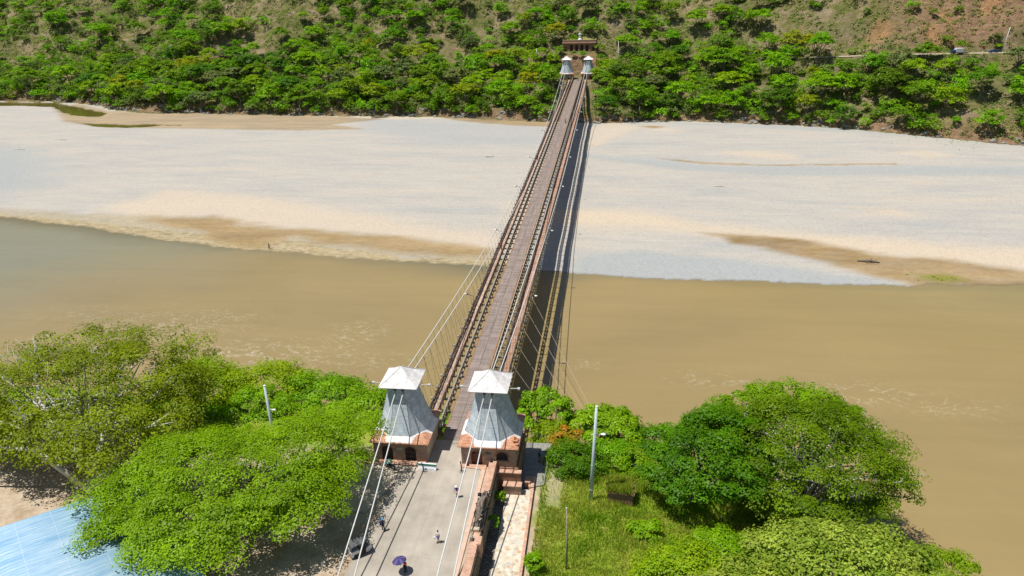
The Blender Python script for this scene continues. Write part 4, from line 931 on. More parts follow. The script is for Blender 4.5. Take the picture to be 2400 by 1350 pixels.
while len(placed) < 300 and tries < 90000:
    tries += 1; x = rs.uniform(-330, 205); d = rs.uniform(1.5, 62)
    if len(placed) > 205: d = rs.uniform(45, 118)
    y = shore(x)+d/.93
    up = d > 56; r = rs.uniform(5.0, 9.4)*(1 if not up else .82)
    if d < 5: r = min(r, 6.0)
    if not inview(x, y) or blocked(x, y, r*.8) or (bare(x, y) and rs.rand() < .93) or ugly(x, y, r): continue
    if fbm(x/22, y/22, 44) < .40+(.02 if up else -.14): continue
    g = fbm(x/30, y/18, 45); q = rs.rand()*.6+g*.6
    placed.append((x, y, r, 'd' if q < .36 else 'm' if q < .55 else 'g' if q < .62 else 'b' if q < .92 else 'y'))
def zone(x, y):
    d = (y-shore(x))*.93; h = 'beside the gravel' if d < 14 else 'low on the slope' if d < 40 else 'halfway up the slope' if d < 75 else 'high on the slope'
    xs_ = [(-1e9, 'at the far left'), (-230, 'left of centre'), (-110, 'well left of the far towers'), (-45, 'just left of the far towers'), (0, 'just right of the far towers'), (50, 'right of the far towers'), (100, 'below the right-hand road'), (150, 'at the far right')]
    return h, [n for v, n in xs_ if x > v][-1]
cnt = {}
for i, (x, y, r, k) in enumerate(placed):
    P = PR[k][i % 3]
    if id(P) not in used: used.add(id(P)); t = P
    else: t = copy_tree(P)
    h, sd = zone(x, y); sz = 'small' if r < 4.6 else 'medium-sized' if r < 6.6 else 'large'
    t.location = (x, y, float(hill_z(np.array([x]), np.array([y]))[0])); s = r/5.0; t.scale = (s, s, s*rs.uniform(.85, 1.12) if r < 8 else s*.8); t.rotation_euler = (0, 0, rs.uniform(0, 6.28))
    lb = f'{sz} {KW[k][1]} tree {h}, {sd}'; tag(t, lb, 'tree', 'far slope: '+lb)
    t.name = 'far_tree'
# smaller trees between and above them: one wood
rs = np.random.RandomState(33); sm = []; tr = 0
while len(sm) < 4200 and tr < 110000:
    tr += 1; x = rs.uniform(-480, 260); y = shore(x)+165*rs.uniform(.003, 1)**1.25/.93; r = rs.uniform(2.0, 4.8); d = (y-shore(x))*.93
    if blocked(x, y, r*.7) or (bare(x, y) and rs.rand() < .9): continue
    if fbm(x/16, y/16, 64) < (.26 if d < 60 else .36) : continue
    if any((x-a)**2+(y-b)**2 < (.40*(r+c))**2 for a, b, c, _ in placed): continue
    sm.append((x, y, r))
for gi, (kind, lb) in enumerate((('h_bright', 'bright green'), ('h_mid', 'mid-green'), ('h_dark', 'dark green'), ('h_grey', 'dull grey-green'))):
    Vs, Fs, Ts, o_ = [], [], [], 0
    for i, (x, y, r) in enumerate(sm):
        if (0, 1, 2, 0, 1, 3)[i % 6] != gi: continue
        V, F, T, _ = crown_arrays(500+i % 17, r, r, r*.8, 16, 15, .80, cr=.38, flat=.7, low=-.2, irr=.35, upn=1.0)
        a = rs.uniform(0, 6.28); ca, sa = math.cos(a), math.sin(a); V = np.stack([V[:, 0]*ca-V[:, 1]*sa, V[:, 0]*sa+V[:, 1]*ca, V[:, 2]], -1)
        V = V+np.array([x, y, float(hill_z(np.array([x]), np.array([y]))[0])+r*.75]); T = np.clip(T+rs.uniform(-.25, .25), 0, 1)
        Vs.append(V); Fs.append(F+o_); Ts.append(T); o_ += len(V)
    tag(np_mesh('woodland', np.concatenate(Vs), np.concatenate(Fs), LM[kind], tint=np.concatenate(Ts)), f'{lb} small trees filling the far slope', 'woodland', kind='stuff')
# low scrub over the dry grass
p = np.stack([rs.uniform(-500, 270, 34000), np.zeros(34000)], -1); p[:, 1] = np.interp(p[:, 0], FX, FY)+rs.uniform(1.5, 175, len(p))
ok = fbm(p[:, 0]/9, p[:, 1]/9, 65) > .38; ok &= ~((np.abs(p[:, 0]) < 9) & (p[:, 1] < 362)); ok &= ~((p[:, 0] > 116) & (np.abs(p[:, 1]-np.interp(p[:, 0], RX, RY)) < 3.4))
p = p[ok]; scatter('scrub', 6, p, lambda a, b: hill_z(a, b), LM['scrub'], .66, 15, 'low dry scrub scattered over the far slope', 'scrub', rs.uniform(.6, 2.4, len(p)))
#PART4
# ------------------------------------------------------------------ buildings and objects
# blue corrugated roof at the lower left
def blue_mat():
    m, nt, b = newmat('blue_corrugated_sheet', .45, .4); v = coords(nt, (5.5, .10, 1)); f = noise(nt, v, 1.6, 6, .7); g = noise(nt, coords(nt, (.5, .5, 1)), .5, 4, .6)
    c = ramp(nt, f, [(.30, (.09, .25, .46)), (.45, (.18, .38, .57)), (.58, (.38, .54, .67)), (.70, (.70, .76, .79))])
    c = mix(nt, ramp(nt, g, [(.35, .0), (.7, .3)]), c, (.58, .68, .72))
    br = N(nt, 'TexBrick'); nt.links.new(coords(nt), br.inputs['Vector']); br.inputs['Scale'].default_value = 1; br.inputs['Brick Width'].default_value = 2.4; br.inputs['Row Height'].default_value = 3.4; br.inputs['Mortar Size'].default_value = .035
    c = mix(nt, math_(nt, 'MULTIPLY', br.outputs['Fac'], .5), c, (.55, .62, .66)); nt.links.new(c, b.inputs['Base Color']); return m
sh = empty('market_shed', (-33.7, -15.3, 0), math.atan2(-.69, .72), 'open shed with a weathered blue corrugated roof under the feathery tree', 'shed')
cols = np.linspace(0, 25, 301)
V = [(a, yy, 3.9+.035*math.sin(a*12)+(.075*(-yy) if yy > -15.1 else 1.125-.075*(-yy-15))) for yy in (.0, -15.0, -30.0) for a in cols]
F = [(r_*301+i, r_*301+i+1, (r_+1)*301+i+1, (r_+1)*301+i) for r_ in range(2) for i in range(300)]
bl = blue_mat(); bl_o = np_mesh('roof', V, F, bl, sh); so_ = bl_o.modifiers.new('thick', 'SOLIDIFY'); so_.thickness = .04
tcn = bl.node_tree
mb = MB()
for a in (.3, 8.4, 16.6, 24.7):
    for yy in (-.4, -15, -29.6): mb.tube([(a, yy, -.1), (a, yy, 3.85 if yy != -15 else 4.9)], .09, 8)
mb.build('post', M['wood_dark'], sh)
mb = MB()
for yy, zz in ((-.4, 3.8), (-15, 4.9), (-29.6, 3.82)): mb.bar((0, yy, zz), (25, yy, zz), .14, .16)
mb.build('roof_beam', M['wood_dark'], sh)

# jersey barrier with green top and small blue badge
ba = empty('concrete_barrier', (-2.1, -5.35, 0), R(-3), 'white concrete barrier with a green top band beside the left near tower', 'barrier')
pr = [(-.30, 0), (.30, 0), (.26, .2), (.13, .42), (.10, .60), (-.10, .60), (-.13, .42), (-.26, .2)]
mb = MB(); mb.add([(-1.2, y, z) for y, z in pr]+[(1.2, y, z) for y, z in pr], [tuple(range(8)), tuple(range(8, 16))[::-1]]+[(i, i+8, (i+1) % 8+8, (i+1) % 8) for i in range(8)]); mb.build('body', M['white_paint'], ba, bevel=.015)
pr = [(-.118, .58), (.118, .58), (.105, .86), (-.105, .86)]
mb = MB(); mb.add([(-1.2, y, z) for y, z in pr]+[(1.2, y, z) for y, z in pr], [(0,1,2,3), (7,6,5,4)]+[(i, i+4, (i+1) % 4+4, (i+1) % 4) for i in range(4)]); mb.build('top_band', simple('green_paint', (.02, .22, .15), .5, var=.1), ba, bevel=.01)
mb = MB(); mb.bar((-1.2, 0, .875), (1.2, 0, .875), .2, .03); mb.build('cap_line', M['white_paint'], ba)
mb = MB(); mb.prism([(-.28, -.315), (.02, -.315), (.02, -.30), (-.28, -.30)], .14, .36)
mb.build('badge', simple('blue_badge', (.08, .22, .5), .5), ba)
mb = MB()
for q, (a, b_) in enumerate(((.1, .95), (.1, .8), (.1, .6))): mb.box(a, b_, -.262-.02*q*0, -.24, .25-.06*q, .275-.06*q)
mb.build('faded_lettering', simple('faded_blue_letters', (.35, .5, .6), .6), ba)
def post(x, y, h, label):
    t = empty('marker_post', (x, y, 0), 0, label, 'post', 'old posts beside the roadway')
    MB().tube([(0, 0, 0), (.03, 0, h*.5), (-.04, 0, h)], [.10, .09, .07], 8).build('shaft', M['wood_dark'], t, smooth=True)
    MB().sphere((-.04, 0, h+.06), .10, 8, 6).build('post_cap', M['black'], t, smooth=True)
    MB().lathe([(.28, 0), (.3, .06), (.22, .1)], 10).build('footing', M['white_paint'] if 0 else M['stone_grey'], t)
post(-2.45, -6.0, 1.15, 'dark wooden post standing in front of the white barrier')
post(2.35, -5.5, 1.45, 'dark wooden post on the right edge of the roadway by the right near tower')

# motorcycles ------------------------------------------------------
def motorcycle(loc_, rz, label, col, ring=False):
    t = empty('motorcycle', loc_, rz, label, 'motorcycle')
    for x in (-.62, .66):
        w_ = MB().torus((x, 0, .3), .255, .055, 'y', 20, 8).build('wheel', M['black'], t, smooth=True)
        mb = MB(); mb.tube([(x, -.05, .3), (x, .05, .3)], .07, 8)
        for k in range(6):
            a = k*math.pi/3; mb.tube([(x, 0, .3), (x+.23*math.cos(a), 0, .3+.23*math.sin(a))], .008, 4)
        mb.build('spokes', M['steel_beam'], w_)
    mb = MB(); mb.tube([(.66, .07, .3), (.50, .07, .78)], .022, 6); mb.tube([(.66, -.07, .3), (.50, -.07, .78)], .022, 6); mb.tube([(.5, 0, .78), (.45, 0, .93)], .03, 6); mb.build('fork', M['steel_beam'], t)
    mb = MB(); mb.tube([(.38, .34, .98), (.47, .16, .95), (.47, -.16, .95), (.38, -.34, .98)], .016, 6); mb.build('handlebar', M['dark_steel'], t)
    mb = MB(); mb.tube([(.46, 0, .75), (.1, 0, .62), (-.35, 0, .58), (-.62, 0, .3)], .03, 6); mb.tube([(.46, 0, .7), (.15, 0, .25), (-.2, 0, .25), (-.35, 0, .56)], .025, 6); mb.box(-.15, .2, -.12, .12, .24, .5); mb.build('frame', M['dark_steel'], t)
    mb = MB(); mb.sphere((.16, 0, .70), .2, 12, 8, (1.15, .6, .62)); mb.build('fuel_tank', col, t, smooth=True)
    mb = MB(); mb.sphere((-.28, 0, .70), .3, 12, 8, (1.1, .42, .25)); mb.build('seat', M['black'], t, smooth=True)
    mb = MB(); mb.sphere((.60, 0, .82), .09, 10, 6); mb.build('headlight', M['lamp_glass'], t, smooth=True)
    mb = MB(); mb.tube([(.05, -.13, .28), (-.3, -.16, .25), (-.75, -.17, .33)], [.025, .03, .045], 8); mb.build('exhaust', M['steel_beam'], t, smooth=True)
    mb = MB(); mb.box(-.80, -.55, -.05, .05, .60, .64); mb.box(.52, .84, -.05, .05, .56, .585); mb.build('mudguard', col, t)
    return t
M['blue_paint'] = simple('dark_blue_paint', (.02, .06, .16), .3, .5, var=.1); M['red_paint'] = simple('red_paint', (.35, .02, .03), .3, .5, var=.1); M['turq'] = simple('turquoise_rubber', (.12, .62, .50), .5, var=.08)
motorcycle((-7.0, -5.6, .03), R(155), 'dark parked motorcycle in front of the left near tower with a turquoise ring on it', M['blue_paint'])
tr_ = MB().torus((0, 0, 0), .30, .085, 'z', 24, 10).build('inner_tube', M['turq'], smooth=True, label='turquoise inflated ring lying on the parked motorcycle', cat='swim ring'); tr_.location = (-7.1, -5.45, .93); tr_.rotation_euler = (R(12), R(-8), 0)

# three-wheeled moto-taxi ------------------------------------------
tt = empty('moto_taxi', (-6.0, -20.6, .004), R(38), 'three-wheeled taxi with a grey canvas roof and silver body on the roadway', 'taxi')
def shell(prof, y_in, x0=0):  # side profile extruded with rounded shoulders
    mb = MB(); n = len(prof); rows = []
    for (yy, k, dz) in ((-.66, 0, 0), (-.60, 1, .05), (-.4, 1, .09), (0, 1, .11), (.4, 1, .09), (.60, 1, .05), (.66, 0, 0)): rows.append([(x, yy, z+(dz if k else 0)) for x, z in prof])
    for i in range(len(rows)-1):
        for j in range(n-1): b = len(mb.v); mb.add([rows[i][j], rows[i][j+1], rows[i+1][j+1], rows[i+1][j]], [(0, 1, 2, 3)])
    return mb
mb = shell([(-1.22, 1.0), (-1.16, 1.5), (-.95, 1.68), (-.2, 1.72), (.55, 1.68), (.82, 1.55), (.90, 1.38)], 0); o = mb.build('canvas_roof', M['canvas'], tt, smooth=True); so_ = o.modifiers.new('t', 'SOLIDIFY'); so_.thickness = .03
mb = MB()
body = [(-1.30, .30), (-1.34, .55), (-1.28, .95), (-1.18, 1.02), (-.30, 1.02), (-.28, .45), (.35, .42), (.45, .85), (.80, .95), (1.12, .80), (1.22, .50), (1.1, .28), (.8, .22), (-1.0, .22)]
n_ = len(body)
for (ya, yb) in ((-.66, .66),):
    f = lambda x: 1.0 if x < .5 else max(.45, 1-(x-.5)*.75)
    mb.add([(x, ya*f(x), z) for x, z in body]+[(x, yb*f(x), z) for x, z in body], [(i, (i+1) % n_, n_+(i+1) % n_, n_+i) for i in range(n_)])
    for k0, k1 in ((0, n_),): mb.f += [tuple(range(n_))[::-1], tuple(range(n_, 2*n_))]
mb.build('body', M['silver'], tt, bevel=.03)
mb = MB(); mb.box(-.95, .4, -.665, -.655, .30, .62); mb.box(-.25, .42, -.67, -.66, .62, 1.35); mb.box(-.25, .42, .66, .67, .62, 1.35); mb.build('dark_side_panel', M['black'], tt)
mb = MB(); mb.box(-1.255, -1.235, -.5, .5, 1.04, 1.38); mb.build('rear_window', M['glass_dark'], tt)
mb = MB(); mb.box(-1.275, -1.26, -.22, .22, 1.02, 1.18); mb.build('rear_notice', M['white_paint'], tt)
mb = MB(); mb.bar((.92, -.52, .95), (.84, -.52, 1.5), .04); mb.bar((.92, .52, .95), (.84, .52, 1.5), .04); mb.bar((-.25, -.64, 1.0), (-.25, -.62, 1.68), .04); mb.bar((-.25, .64, 1.0), (-.25, .62, 1.68), .04); mb.bar((-1.2, -.62, 1.0), (-1.12, -.6, 1.6), .04); mb.bar((-1.2, .62, 1.0), (-1.12, .6, 1.6), .04); mb.build('roof_pillars', M['dark_steel'], tt)
mb = MB(); mb.add([(.93, -.5, .94), (.93, .5, .94), (.85, .5, 1.48), (.85, -.5, 1.48)], [(0, 1, 2, 3)]); o = mb.build('windscreen', M['glass_dark'], tt)
for yy in (-.6, .6): MB().lathe([(.24, -.06), (.25, 0), (.24, .06)], 18).xform(Matrix.Translation((-.80, yy, .25)) @ Matrix.Rotation(math.pi/2, 4, 'X')).build('wheel', M['black'], tt)
MB().lathe([(.24, -.05), (.25, 0), (.24, .05)], 18).xform(Matrix.Translation((1.0, 0, .25)) @ Matrix.Rotation(math.pi/2, 4, 'X')).build('wheel', M['black'], tt)
for yy in (-.5, .5): MB().box(-1.345, -1.32, yy-.09, yy+.09, .62, .80).build('tail_light', M['red_paint'], tt)
for yy in (-.62, .62): MB().sphere((.98, yy*1.1, 1.12), .07, 8, 6, (.5, 1, 1)).build('mirror', M['white_paint'], tt)
MB().box(-.6, -.05, -.5, .5, .5, .72).build('seat', M['blue_paint'], tt, bevel=.04)
MB().box(-1.36, -1.30, -.6, .6, .28, .42).build('bumper', M['dark_steel'], tt, bevel=.02)

# people ------------------------------------------------------------
def cloth(name, c): return simple(name, c, .85, .2, var=.12, scale=8)
SK = [simple('skin_tan', (.36, .19, .12), .6, var=.05), simple('skin_brown', (.22, .115, .07), .6, var=.05)]
def skin_obj(name, verts, edges, radii, mat, parent, sub=2):
    me = bpy.data.meshes.new(name); me.from_pydata(verts, edges, []); o = bpy.data.objects.new(name, me); C.objects.link(o); o.parent = parent
    s = o.modifiers.new('skin', 'SKIN'); s.use_smooth_shade = True
    if not me.skin_vertices: me.attributes.new
    sv = me.skin_vertices[0].data
    for i, r in enumerate(radii): sv[i].radius = r if hasattr(r, '__len__') else (r, r); sv[i].use_root = (i == 0)
    if sub: u = o.modifiers.new('sub', 'SUBSURF'); u.levels = sub-1; u.render_levels = sub
    me.materials.append(mat); return o
def person(label, loc_, rz, skin, top, bottom, hair, long_legs=True, pose='stand', hatc=None, sleeves=False, h=1.66, group=None, hairlen=.0):
    t = empty('person', loc_, rz, label, 'person', group); s = h/1.70
    # y forward, x right, z up
    sit = pose == 'ride'; st = .13 if pose == 'walk' else .0
    hip = .92; kz = .50
    if sit: hip = .78
    J = {}
    J['pel'] = (0, 0, hip); J['wst'] = (0, .01, hip+.16); J['chs'] = (0, .02 if not sit else .1, hip+.36); J['nkb'] = (0, .0 if not sit else .13, hip+.51); J['nk'] = (0, .01 if not sit else .15, hip+.57)
    J['hd1'] = (0, .03 if not sit else .17, hip+.63); J['hd2'] = (0, .025 if not sit else .17, hip+.72); J['hd3'] = (0, .01 if not sit else .15, hip+.79)
    for sd, x in (('l', -1), ('r', 1)):
        f = st*(1 if sd == 'l' else -1)
        J['hp'+sd] = (x*.09, 0, hip-.05)
        if sit: J['kn'+sd] = (x*.2, .36, hip-.12); J['an'+sd] = (x*.19, .22, .30); J['ft'+sd] = (x*.2, .40, .26)
        else: J['kn'+sd] = (x*.10, f*.9+.02, kz); J['an'+sd] = (x*.10, f*1.5-.03, .09); J['ft'+sd] = (x*.12, f*1.5+.13, .035)
        zc = J['nkb'][2]; yc = J['nkb'][1]
        J['sh'+sd] = (x*.185, yc, zc-.05)
        if pose == 'hold' or (pose == 'umbrella' and sd == 'l') : J['el'+sd] = (x*.27, .03, zc-.30); J['wr'+sd] = (x*.12, .24, zc-.24)
        elif sit: J['el'+sd] = (x*.30, .30, zc-.22); J['wr'+sd] = (x*.30, .50, zc-.28)
        elif pose == 'umbrella': J['el'+sd] = (x*.26, .08, zc-.28); J['wr'+sd] = (x*.14, .28, zc-.10)
        else: J['el'+sd] = (x*.26, -.03-f*.6, zc-.31); J['wr'+sd] = (x*.27, .05-f*1.2, zc-.55)
    names = ['pel', 'wst', 'chs', 'nkb', 'nk', 'hd1', 'hd2', 'hd3', 'hpl', 'knl', 'anl', 'ftl', 'hpr', 'knr', 'anr', 'ftr', 'shl', 'ell', 'wrl', 'shr', 'elr', 'wrr']
    rad = dict(pel=(.145, .10), wst=(.125, .09), chs=(.15, .10), nkb=(.09, .07), nk=.05, hd1=.066, hd2=.088, hd3=.06, hpl=.085, knl=.056, anl=.038, ftl=.035, hpr=.085, knr=.056, anr=.038, ftr=.035, shl=.052, ell=.038, wrl=.027, shr=.052, elr=.038, wrr=.027)
    E_ = [('pel', 'wst'), ('wst', 'chs'), ('chs', 'nkb'), ('nkb', 'nk'), ('nk', 'hd1'), ('hd1', 'hd2'), ('hd2', 'hd3'), ('pel', 'hpl'), ('hpl', 'knl'), ('knl', 'anl'), ('anl', 'ftl'), ('pel', 'hpr'), ('hpr', 'knr'), ('knr', 'anr'), ('anr', 'ftr'), ('nkb', 'shl'), ('shl', 'ell'), ('ell', 'wrl'), ('nkb', 'shr'), ('shr', 'elr'), ('elr', 'wrr')]
    vs = [Vector(J[n_])*s for n_ in names]; rs_ = [rad[n_] for n_ in names]; ed = [(names.index(a), names.index(b)) for a, b in E_]
    # nose
    vs.append(Vector(J['hd2'])*s+Vector((0, .098, -.015))*s); rs_.append(.016); ed.append((6, len(vs)-1))
    for sd in 'lr':   # hands: palm, four fingers of unequal length, thumb from the side of the palm
        wi = names.index('wr'+sd); W = Vector(J['wr'+sd])*s; El = Vector(J['el'+sd])*s; d = (W-El).normalized(); side = Vector((1, 0, 0)); side = (side-d*side.dot(d)).normalized(); dn = d.cross(side)
        palm = W+d*.06*s; vs.append(palm); rs_.append((.034, .017)); ed.append((wi, len(vs)-1)); pi_ = len(vs)-1
        for k, ln in enumerate((.062, .075, .070, .055)):
            b0 = palm+side*(k-1.5)*.019*s+d*.03*s; m_ = b0+d*ln*.5*s+dn*.008*s; e_ = b0+d*ln*.9*s+dn*.028*s
            vs += [b0, m_, e_]; rs_ += [.0095, .009, .007]; q = len(vs); ed += [(pi_, q-3), (q-3, q-2), (q-2, q-1)]
        inn = side*(1 if sd == 'l' else -1); b0 = palm-d*.02*s+inn*.035*s; e_ = b0+inn*.02*s+d*.045*s; vs += [b0, e_]; rs_ += [.011, .009]; q = len(vs); ed += [(pi_, q-2), (q-2, q-1)]
    skin_obj('body', vs, ed, [tuple(np.array(r)*s) if hasattr(r, '__len__') else r*s for r in rs_], skin, t, 1)
    def sub(nm, keys, extra, mat, stops={}):
        ks = list(keys); vv = []; rr = []
        for k_ in ks:
            p = Vector(J[k_]); 
            if k_ in stops: o_, f_ = stops[k_]; p = p.lerp(Vector(J[o_]), f_)
            vv.append(p*s); r = rad[k_]; rr.append(tuple((np.array(r)+extra)*s) if hasattr(r, '__len__') else (r+extra)*s)
        ee = [(ks.index(a), ks.index(b)) for a, b in E_ if a in ks and b in ks]; return skin_obj(nm, vv, ee, rr, mat, t, 1)
    sub('shirt', ['pel', 'wst', 'chs', 'nkb', 'shl', 'ell', 'shr', 'elr'] + (['wrl', 'wrr'] if sleeves else []), .018, top, {} if sleeves else {'ell': ('shl', .35), 'elr': ('shr', .35)})
    sub('trousers' if long_legs else 'shorts', ['pel', 'hpl', 'knl', 'hpr', 'knr'] + (['anl', 'anr'] if long_legs else []), .022, bottom, {} if long_legs else {'knl': ('hpl', .25), 'knr': ('hpr', .25)})
    for sd in 'lr':
        a = Vector(J['an'+sd])*s; f = Vector(J['ft'+sd])*s; MB().tube([a+Vector((0, -.05*s, -.04*s)), (a+f)/2-Vector((0, 0, .01)), f+Vector((0, .04*s, 0))], [.045*s, .05*s, .035*s], 8).build('shoe', M['black'], t, smooth=True)
    hd = Vector(J['hd2'])*s
    if hatc: 
        o = MB().lathe([(.21, -.005), (.215, .01), (.12, .02), (.11, .10), (.06, .125)], 18, tuple(hd+Vector((0, 0, .045)))).build('hat', hatc, t, smooth=True)
    if hair:
        mb = MB(); mb.sphere(tuple(hd+Vector((0, -.018, .02))), .105*s, 12, 8, (1, 1.05, 1))
        if hairlen: mb.sphere(tuple(hd+Vector((0, -.075, -.08))), .09*s, 10, 8, (1, .5, 1.3))
        mb.build('hair', hair, t, smooth=True)
    for x in (-.035, .035): MB().sphere(tuple(hd+Vector((x, .083, .01))*s), .011, 8, 6).build('eye', M['black'], t)
    return t
HR = simple('dark_hair', (.02, .014, .01), .6)
whitec = cloth('white_cloth', (.72, .72, .74)); navy = cloth('navy_cloth', (.015, .025, .07)); purple = cloth('purple_cloth', (.10, .09, .32)); pink = cloth('pink_cloth', (.62, .40, .42)); blackc = cloth('black_cloth', (.015, .015, .018)); teal = simple('teal_plastic', (.02, .32, .42), .35, .5, var=.05); redc = cloth('red_shirt', (.62, .04, .025)); khaki = cloth('khaki', (.28, .22, .13)); cyanh = simple('bright_blue_hat', (.03, .34, .70), .5, var=.05)
person('person in a white top and blue shorts walking on the roadway with a white bag', (2.2, -18.2, .004), R(150), SK[0], whitec, purple, HR, False, 'hold', h=1.64)
bag = MB(); bag.sphere((0, 0, 0), .17, 12, 8, (1, .5, 1)); bag.tube([(-.1, 0, .12), (0, 0, .3), (.1, 0, .12)], .012, 5)
o = bag.build('carrier_bag', whitec, smooth=True, label='white bag carried by the person in blue shorts', cat='bag'); o.location = (1.85, -18.45, .86)
person('person in dark clothes and a bright blue cap in the tree shadow on the roadway', (-4.5, -17.0, .004), R(20), SK[1], navy, blackc, None, True, 'walk', hatc=None, sleeves=True, h=1.70)
pp = [o for o in C.objects if o.get('category') == 'person'][-1]
mb = MB(); mb.sphere((0, .02, 1.655), .125, 14, 9, (1, 1.08, .8)); mb.box(-.07, .07, .09, .23, 1.62, 1.635); mb.build('cap', cyanh, pp, smooth=True)
person('person in a white hat and violet shirt walking near the right near tower', (2.75, -10.4, .004), R(175), SK[0], purple, pink, HR, False, 'walk', hatc=whitec, h=1.62)
person('person under a purple umbrella, in a red top and black trousers', (-.35, -22.9, .004), R(160), SK[1], redc, blackc, HR, True, 'umbrella', h=1.62)
um = empty('umbrella', (-.80, -23.05, 1.28), 0, 'open purple umbrella with lighter violet panels held over a person', 'umbrella')
ns = 10; mb = MB(); md = MB(); Rr = .78
for k in range(ns):
    tgt = mb if k % 2 else md; a0, a1 = 2*math.pi*k/ns, 2*math.pi*(k+1)/ns; prev = None
    for j in range(6):
        q = j/5; r = Rr*math.sin(q*1.25)/math.sin(1.25); z = .62-.30*(q**2.0)
        rm = r*(1-.05*q)
        row = [(r*math.cos(a0), r*math.sin(a0), z), (rm*math.cos((a0+a1)/2), rm*math.sin((a0+a1)/2), z+.005), (r*math.cos(a1), r*math.sin(a1), z)]
        if prev: tgt.add(prev+row, [(0, 1, 4, 3), (1, 2, 5, 4)])
        prev = row
for m_, cc, nn in ((mb, (.065, .05, .17), 'canopy_panels'), (md, (.13, .11, .27), 'canopy_panels')):
    o = m_.build(nn, cloth('umbrella_'+('dark' if m_ is mb else 'light'), cc), um, smooth=True); q_ = o.modifiers.new('t', 'SOLIDIFY'); q_.thickness = .004
mb = MB(); mb.tube([(0, 0, -.3), (0, 0, .62)], .011, 6); mb.tube([(0, 0, -.42), (0, 0, -.28)], .018, 6); mb.tube([(0, 0, .6), (0, 0, .70)], .012, 6); mb.build('shaft', M['dark_steel'], um)
mb = MB()
for k in range(ns):
    a = 2*math.pi*k/ns; mb.tube([(0, 0, .605)]+[(Rr*math.sin(j/5*1.25)/math.sin(1.25)*math.cos(a), Rr*math.sin(j/5*1.25)/math.sin(1.25)*math.sin(a), .61-.30*((j/5)**2.0)) for j in range(1, 6)], .005, 4)
mb.build('ribs', M['dark_steel'], um); um.rotation_euler = (R(-6), R(-8), R(12))
person('person in a red shirt and teal helmet on the left walkway', (-4.15, 75.1, camber(75)), R(180), SK[1], redc, blackc, None, True, 'walk', h=1.70)
pp = [o for o in C.objects if o.get('category') == 'person'][-1]; MB().sphere((0, .02, 1.66), .15, 14, 9, (1, 1.1, 1)).build('helmet', teal, pp, smooth=True)
person('person in dark blue clothes halfway along the left walkway', (-4.2, 158.2, camber(158)), R(170), SK[1], navy, navy, HR, True, 'walk', sleeves=True, h=1.68)
for (x, y, lb, c_, shirt) in ((1.0, 218.2, 'red', M['red_paint'], cloth('dark_red_cloth', (.35, .02, .04))), (.6, 327.1, 'black', M['blue_paint'], blackc)):
    motorcycle((x, y, camber(y)+.005), R(-90), f'{lb} motorcycle being ridden along the plank roadway', c_)
    person(f'rider in {"dark red" if lb == "red" else "black"} clothes on the {lb} motorcycle', (x, y+.38, camber(y)+.02), R(180), SK[1], shirt, shirt if lb == 'red' else blackc, None, True, 'ride', sleeves=True)
    pp = [o for o in C.objects if o.get('category') == 'person'][-1]; MB().sphere((0, .16, 1.50), .14, 12, 8).build('helmet', M['red_paint'] if lb == 'red' else M['black'], pp, smooth=True)
person('person standing at the water edge on the gravel, wearing a yellowish top', (-75.7, 107.0, float(gravel_z(np.array([-75.7]), np.array([107.0]))[0])+.02), R(200), SK[1], khaki, blackc, HR, True, 'hold', h=1.72)
person('person in dark green in the shade of the lower path beside the right near tower', (11.6, 1.6, -3.12), R(150), SK[1], cloth('dark_green_cloth', (.02, .09, .05)), khaki, HR, True, 'stand', h=1.7)

# poles -------------------------------------------------------------
t = empty('concrete_pole', (18.7, -3.9, bz(18.7, -3.9)), 0, 'tall pale blue-grey concrete pole with a street lamp on the grassy slope', 'pole', 'concrete lamp poles')
t.rotation_euler = (R(0), R(2.2), 0)
MB().tube([(0, 0, -.5), (0, 0, 6), (0, 0, 14.0)], [.27, .22, .16], 14).build('shaft', M['concrete_pole'], t, smooth=True)
mb = MB()
for z_ in (1.6, 5.4, 10.0): mb.lathe([(.275-.008*z_, z_), (.275-.008*z_, z_+.12)], 12)
mb.tube([(0, 0, 14.0), (0, 0, 14.08)], .165, 12); mb.build('bands', M['white_paint'], t)
mb = MB(); mb.tube([(-.5, 0, 9.9), (0, 0, 9.95), (.9, 0, 10.1)], .045, 6); mb.build('lamp_arm', M['steel_beam'], t)
mb = MB(); mb.sphere((1.05, 0, 10.1), .34, 12, 8, (1, .6, .5)); mb.build('lamp_head', M['lamp_glass'], t, smooth=True)
t = empty('concrete_pole', (-26.6, 2.5, bz(-26.6, 2.5)-6.9), 0, 'pale blue pole whose top rises out of the feathery tree crown', 'pole', 'concrete lamp poles')
MB().tube([(0, 0, -.5), (0, 0, 7), (0, 0, 13.4)], [.26, .22, .17], 14).build('shaft', M['concrete_pole'], t, smooth=True)
MB().lathe([(.178, 13.3), (.178, 13.45), (.05, 13.5)], 12).build('pole_cap', M['white_paint'], t)
mb = MB(); mb.tube([(0, 0, 9.6), (.7, -.2, 9.7)], .045, 6); mb.sphere((.9, -.25, 9.7), .28, 12, 8, (1, .6, .5)); mb.build('lamp_head', M['lamp_glass'], t)
t = empty('wooden_pole', (16.4, -16.8, bz(16.4, -16.8)), 0, 'thin weathered wooden pole standing in the grass at the lower edge', 'pole')
MB().tube([(0, 0, -.4), (.08, 0, 4), (.02, 0, 8.6)], [.11, .095, .075], 8).build('shaft', M['wood_grey'], t, smooth=True)
MB().lathe([(.085, 8.6), (.09, 8.66), (.03, 8.72)], 8, (.02, 0, 0)).build('pole_top', M['white_paint'], t)
def hz(x, y): return float(hill_z(np.array([float(x)]), np.array([float(y)]))[0])
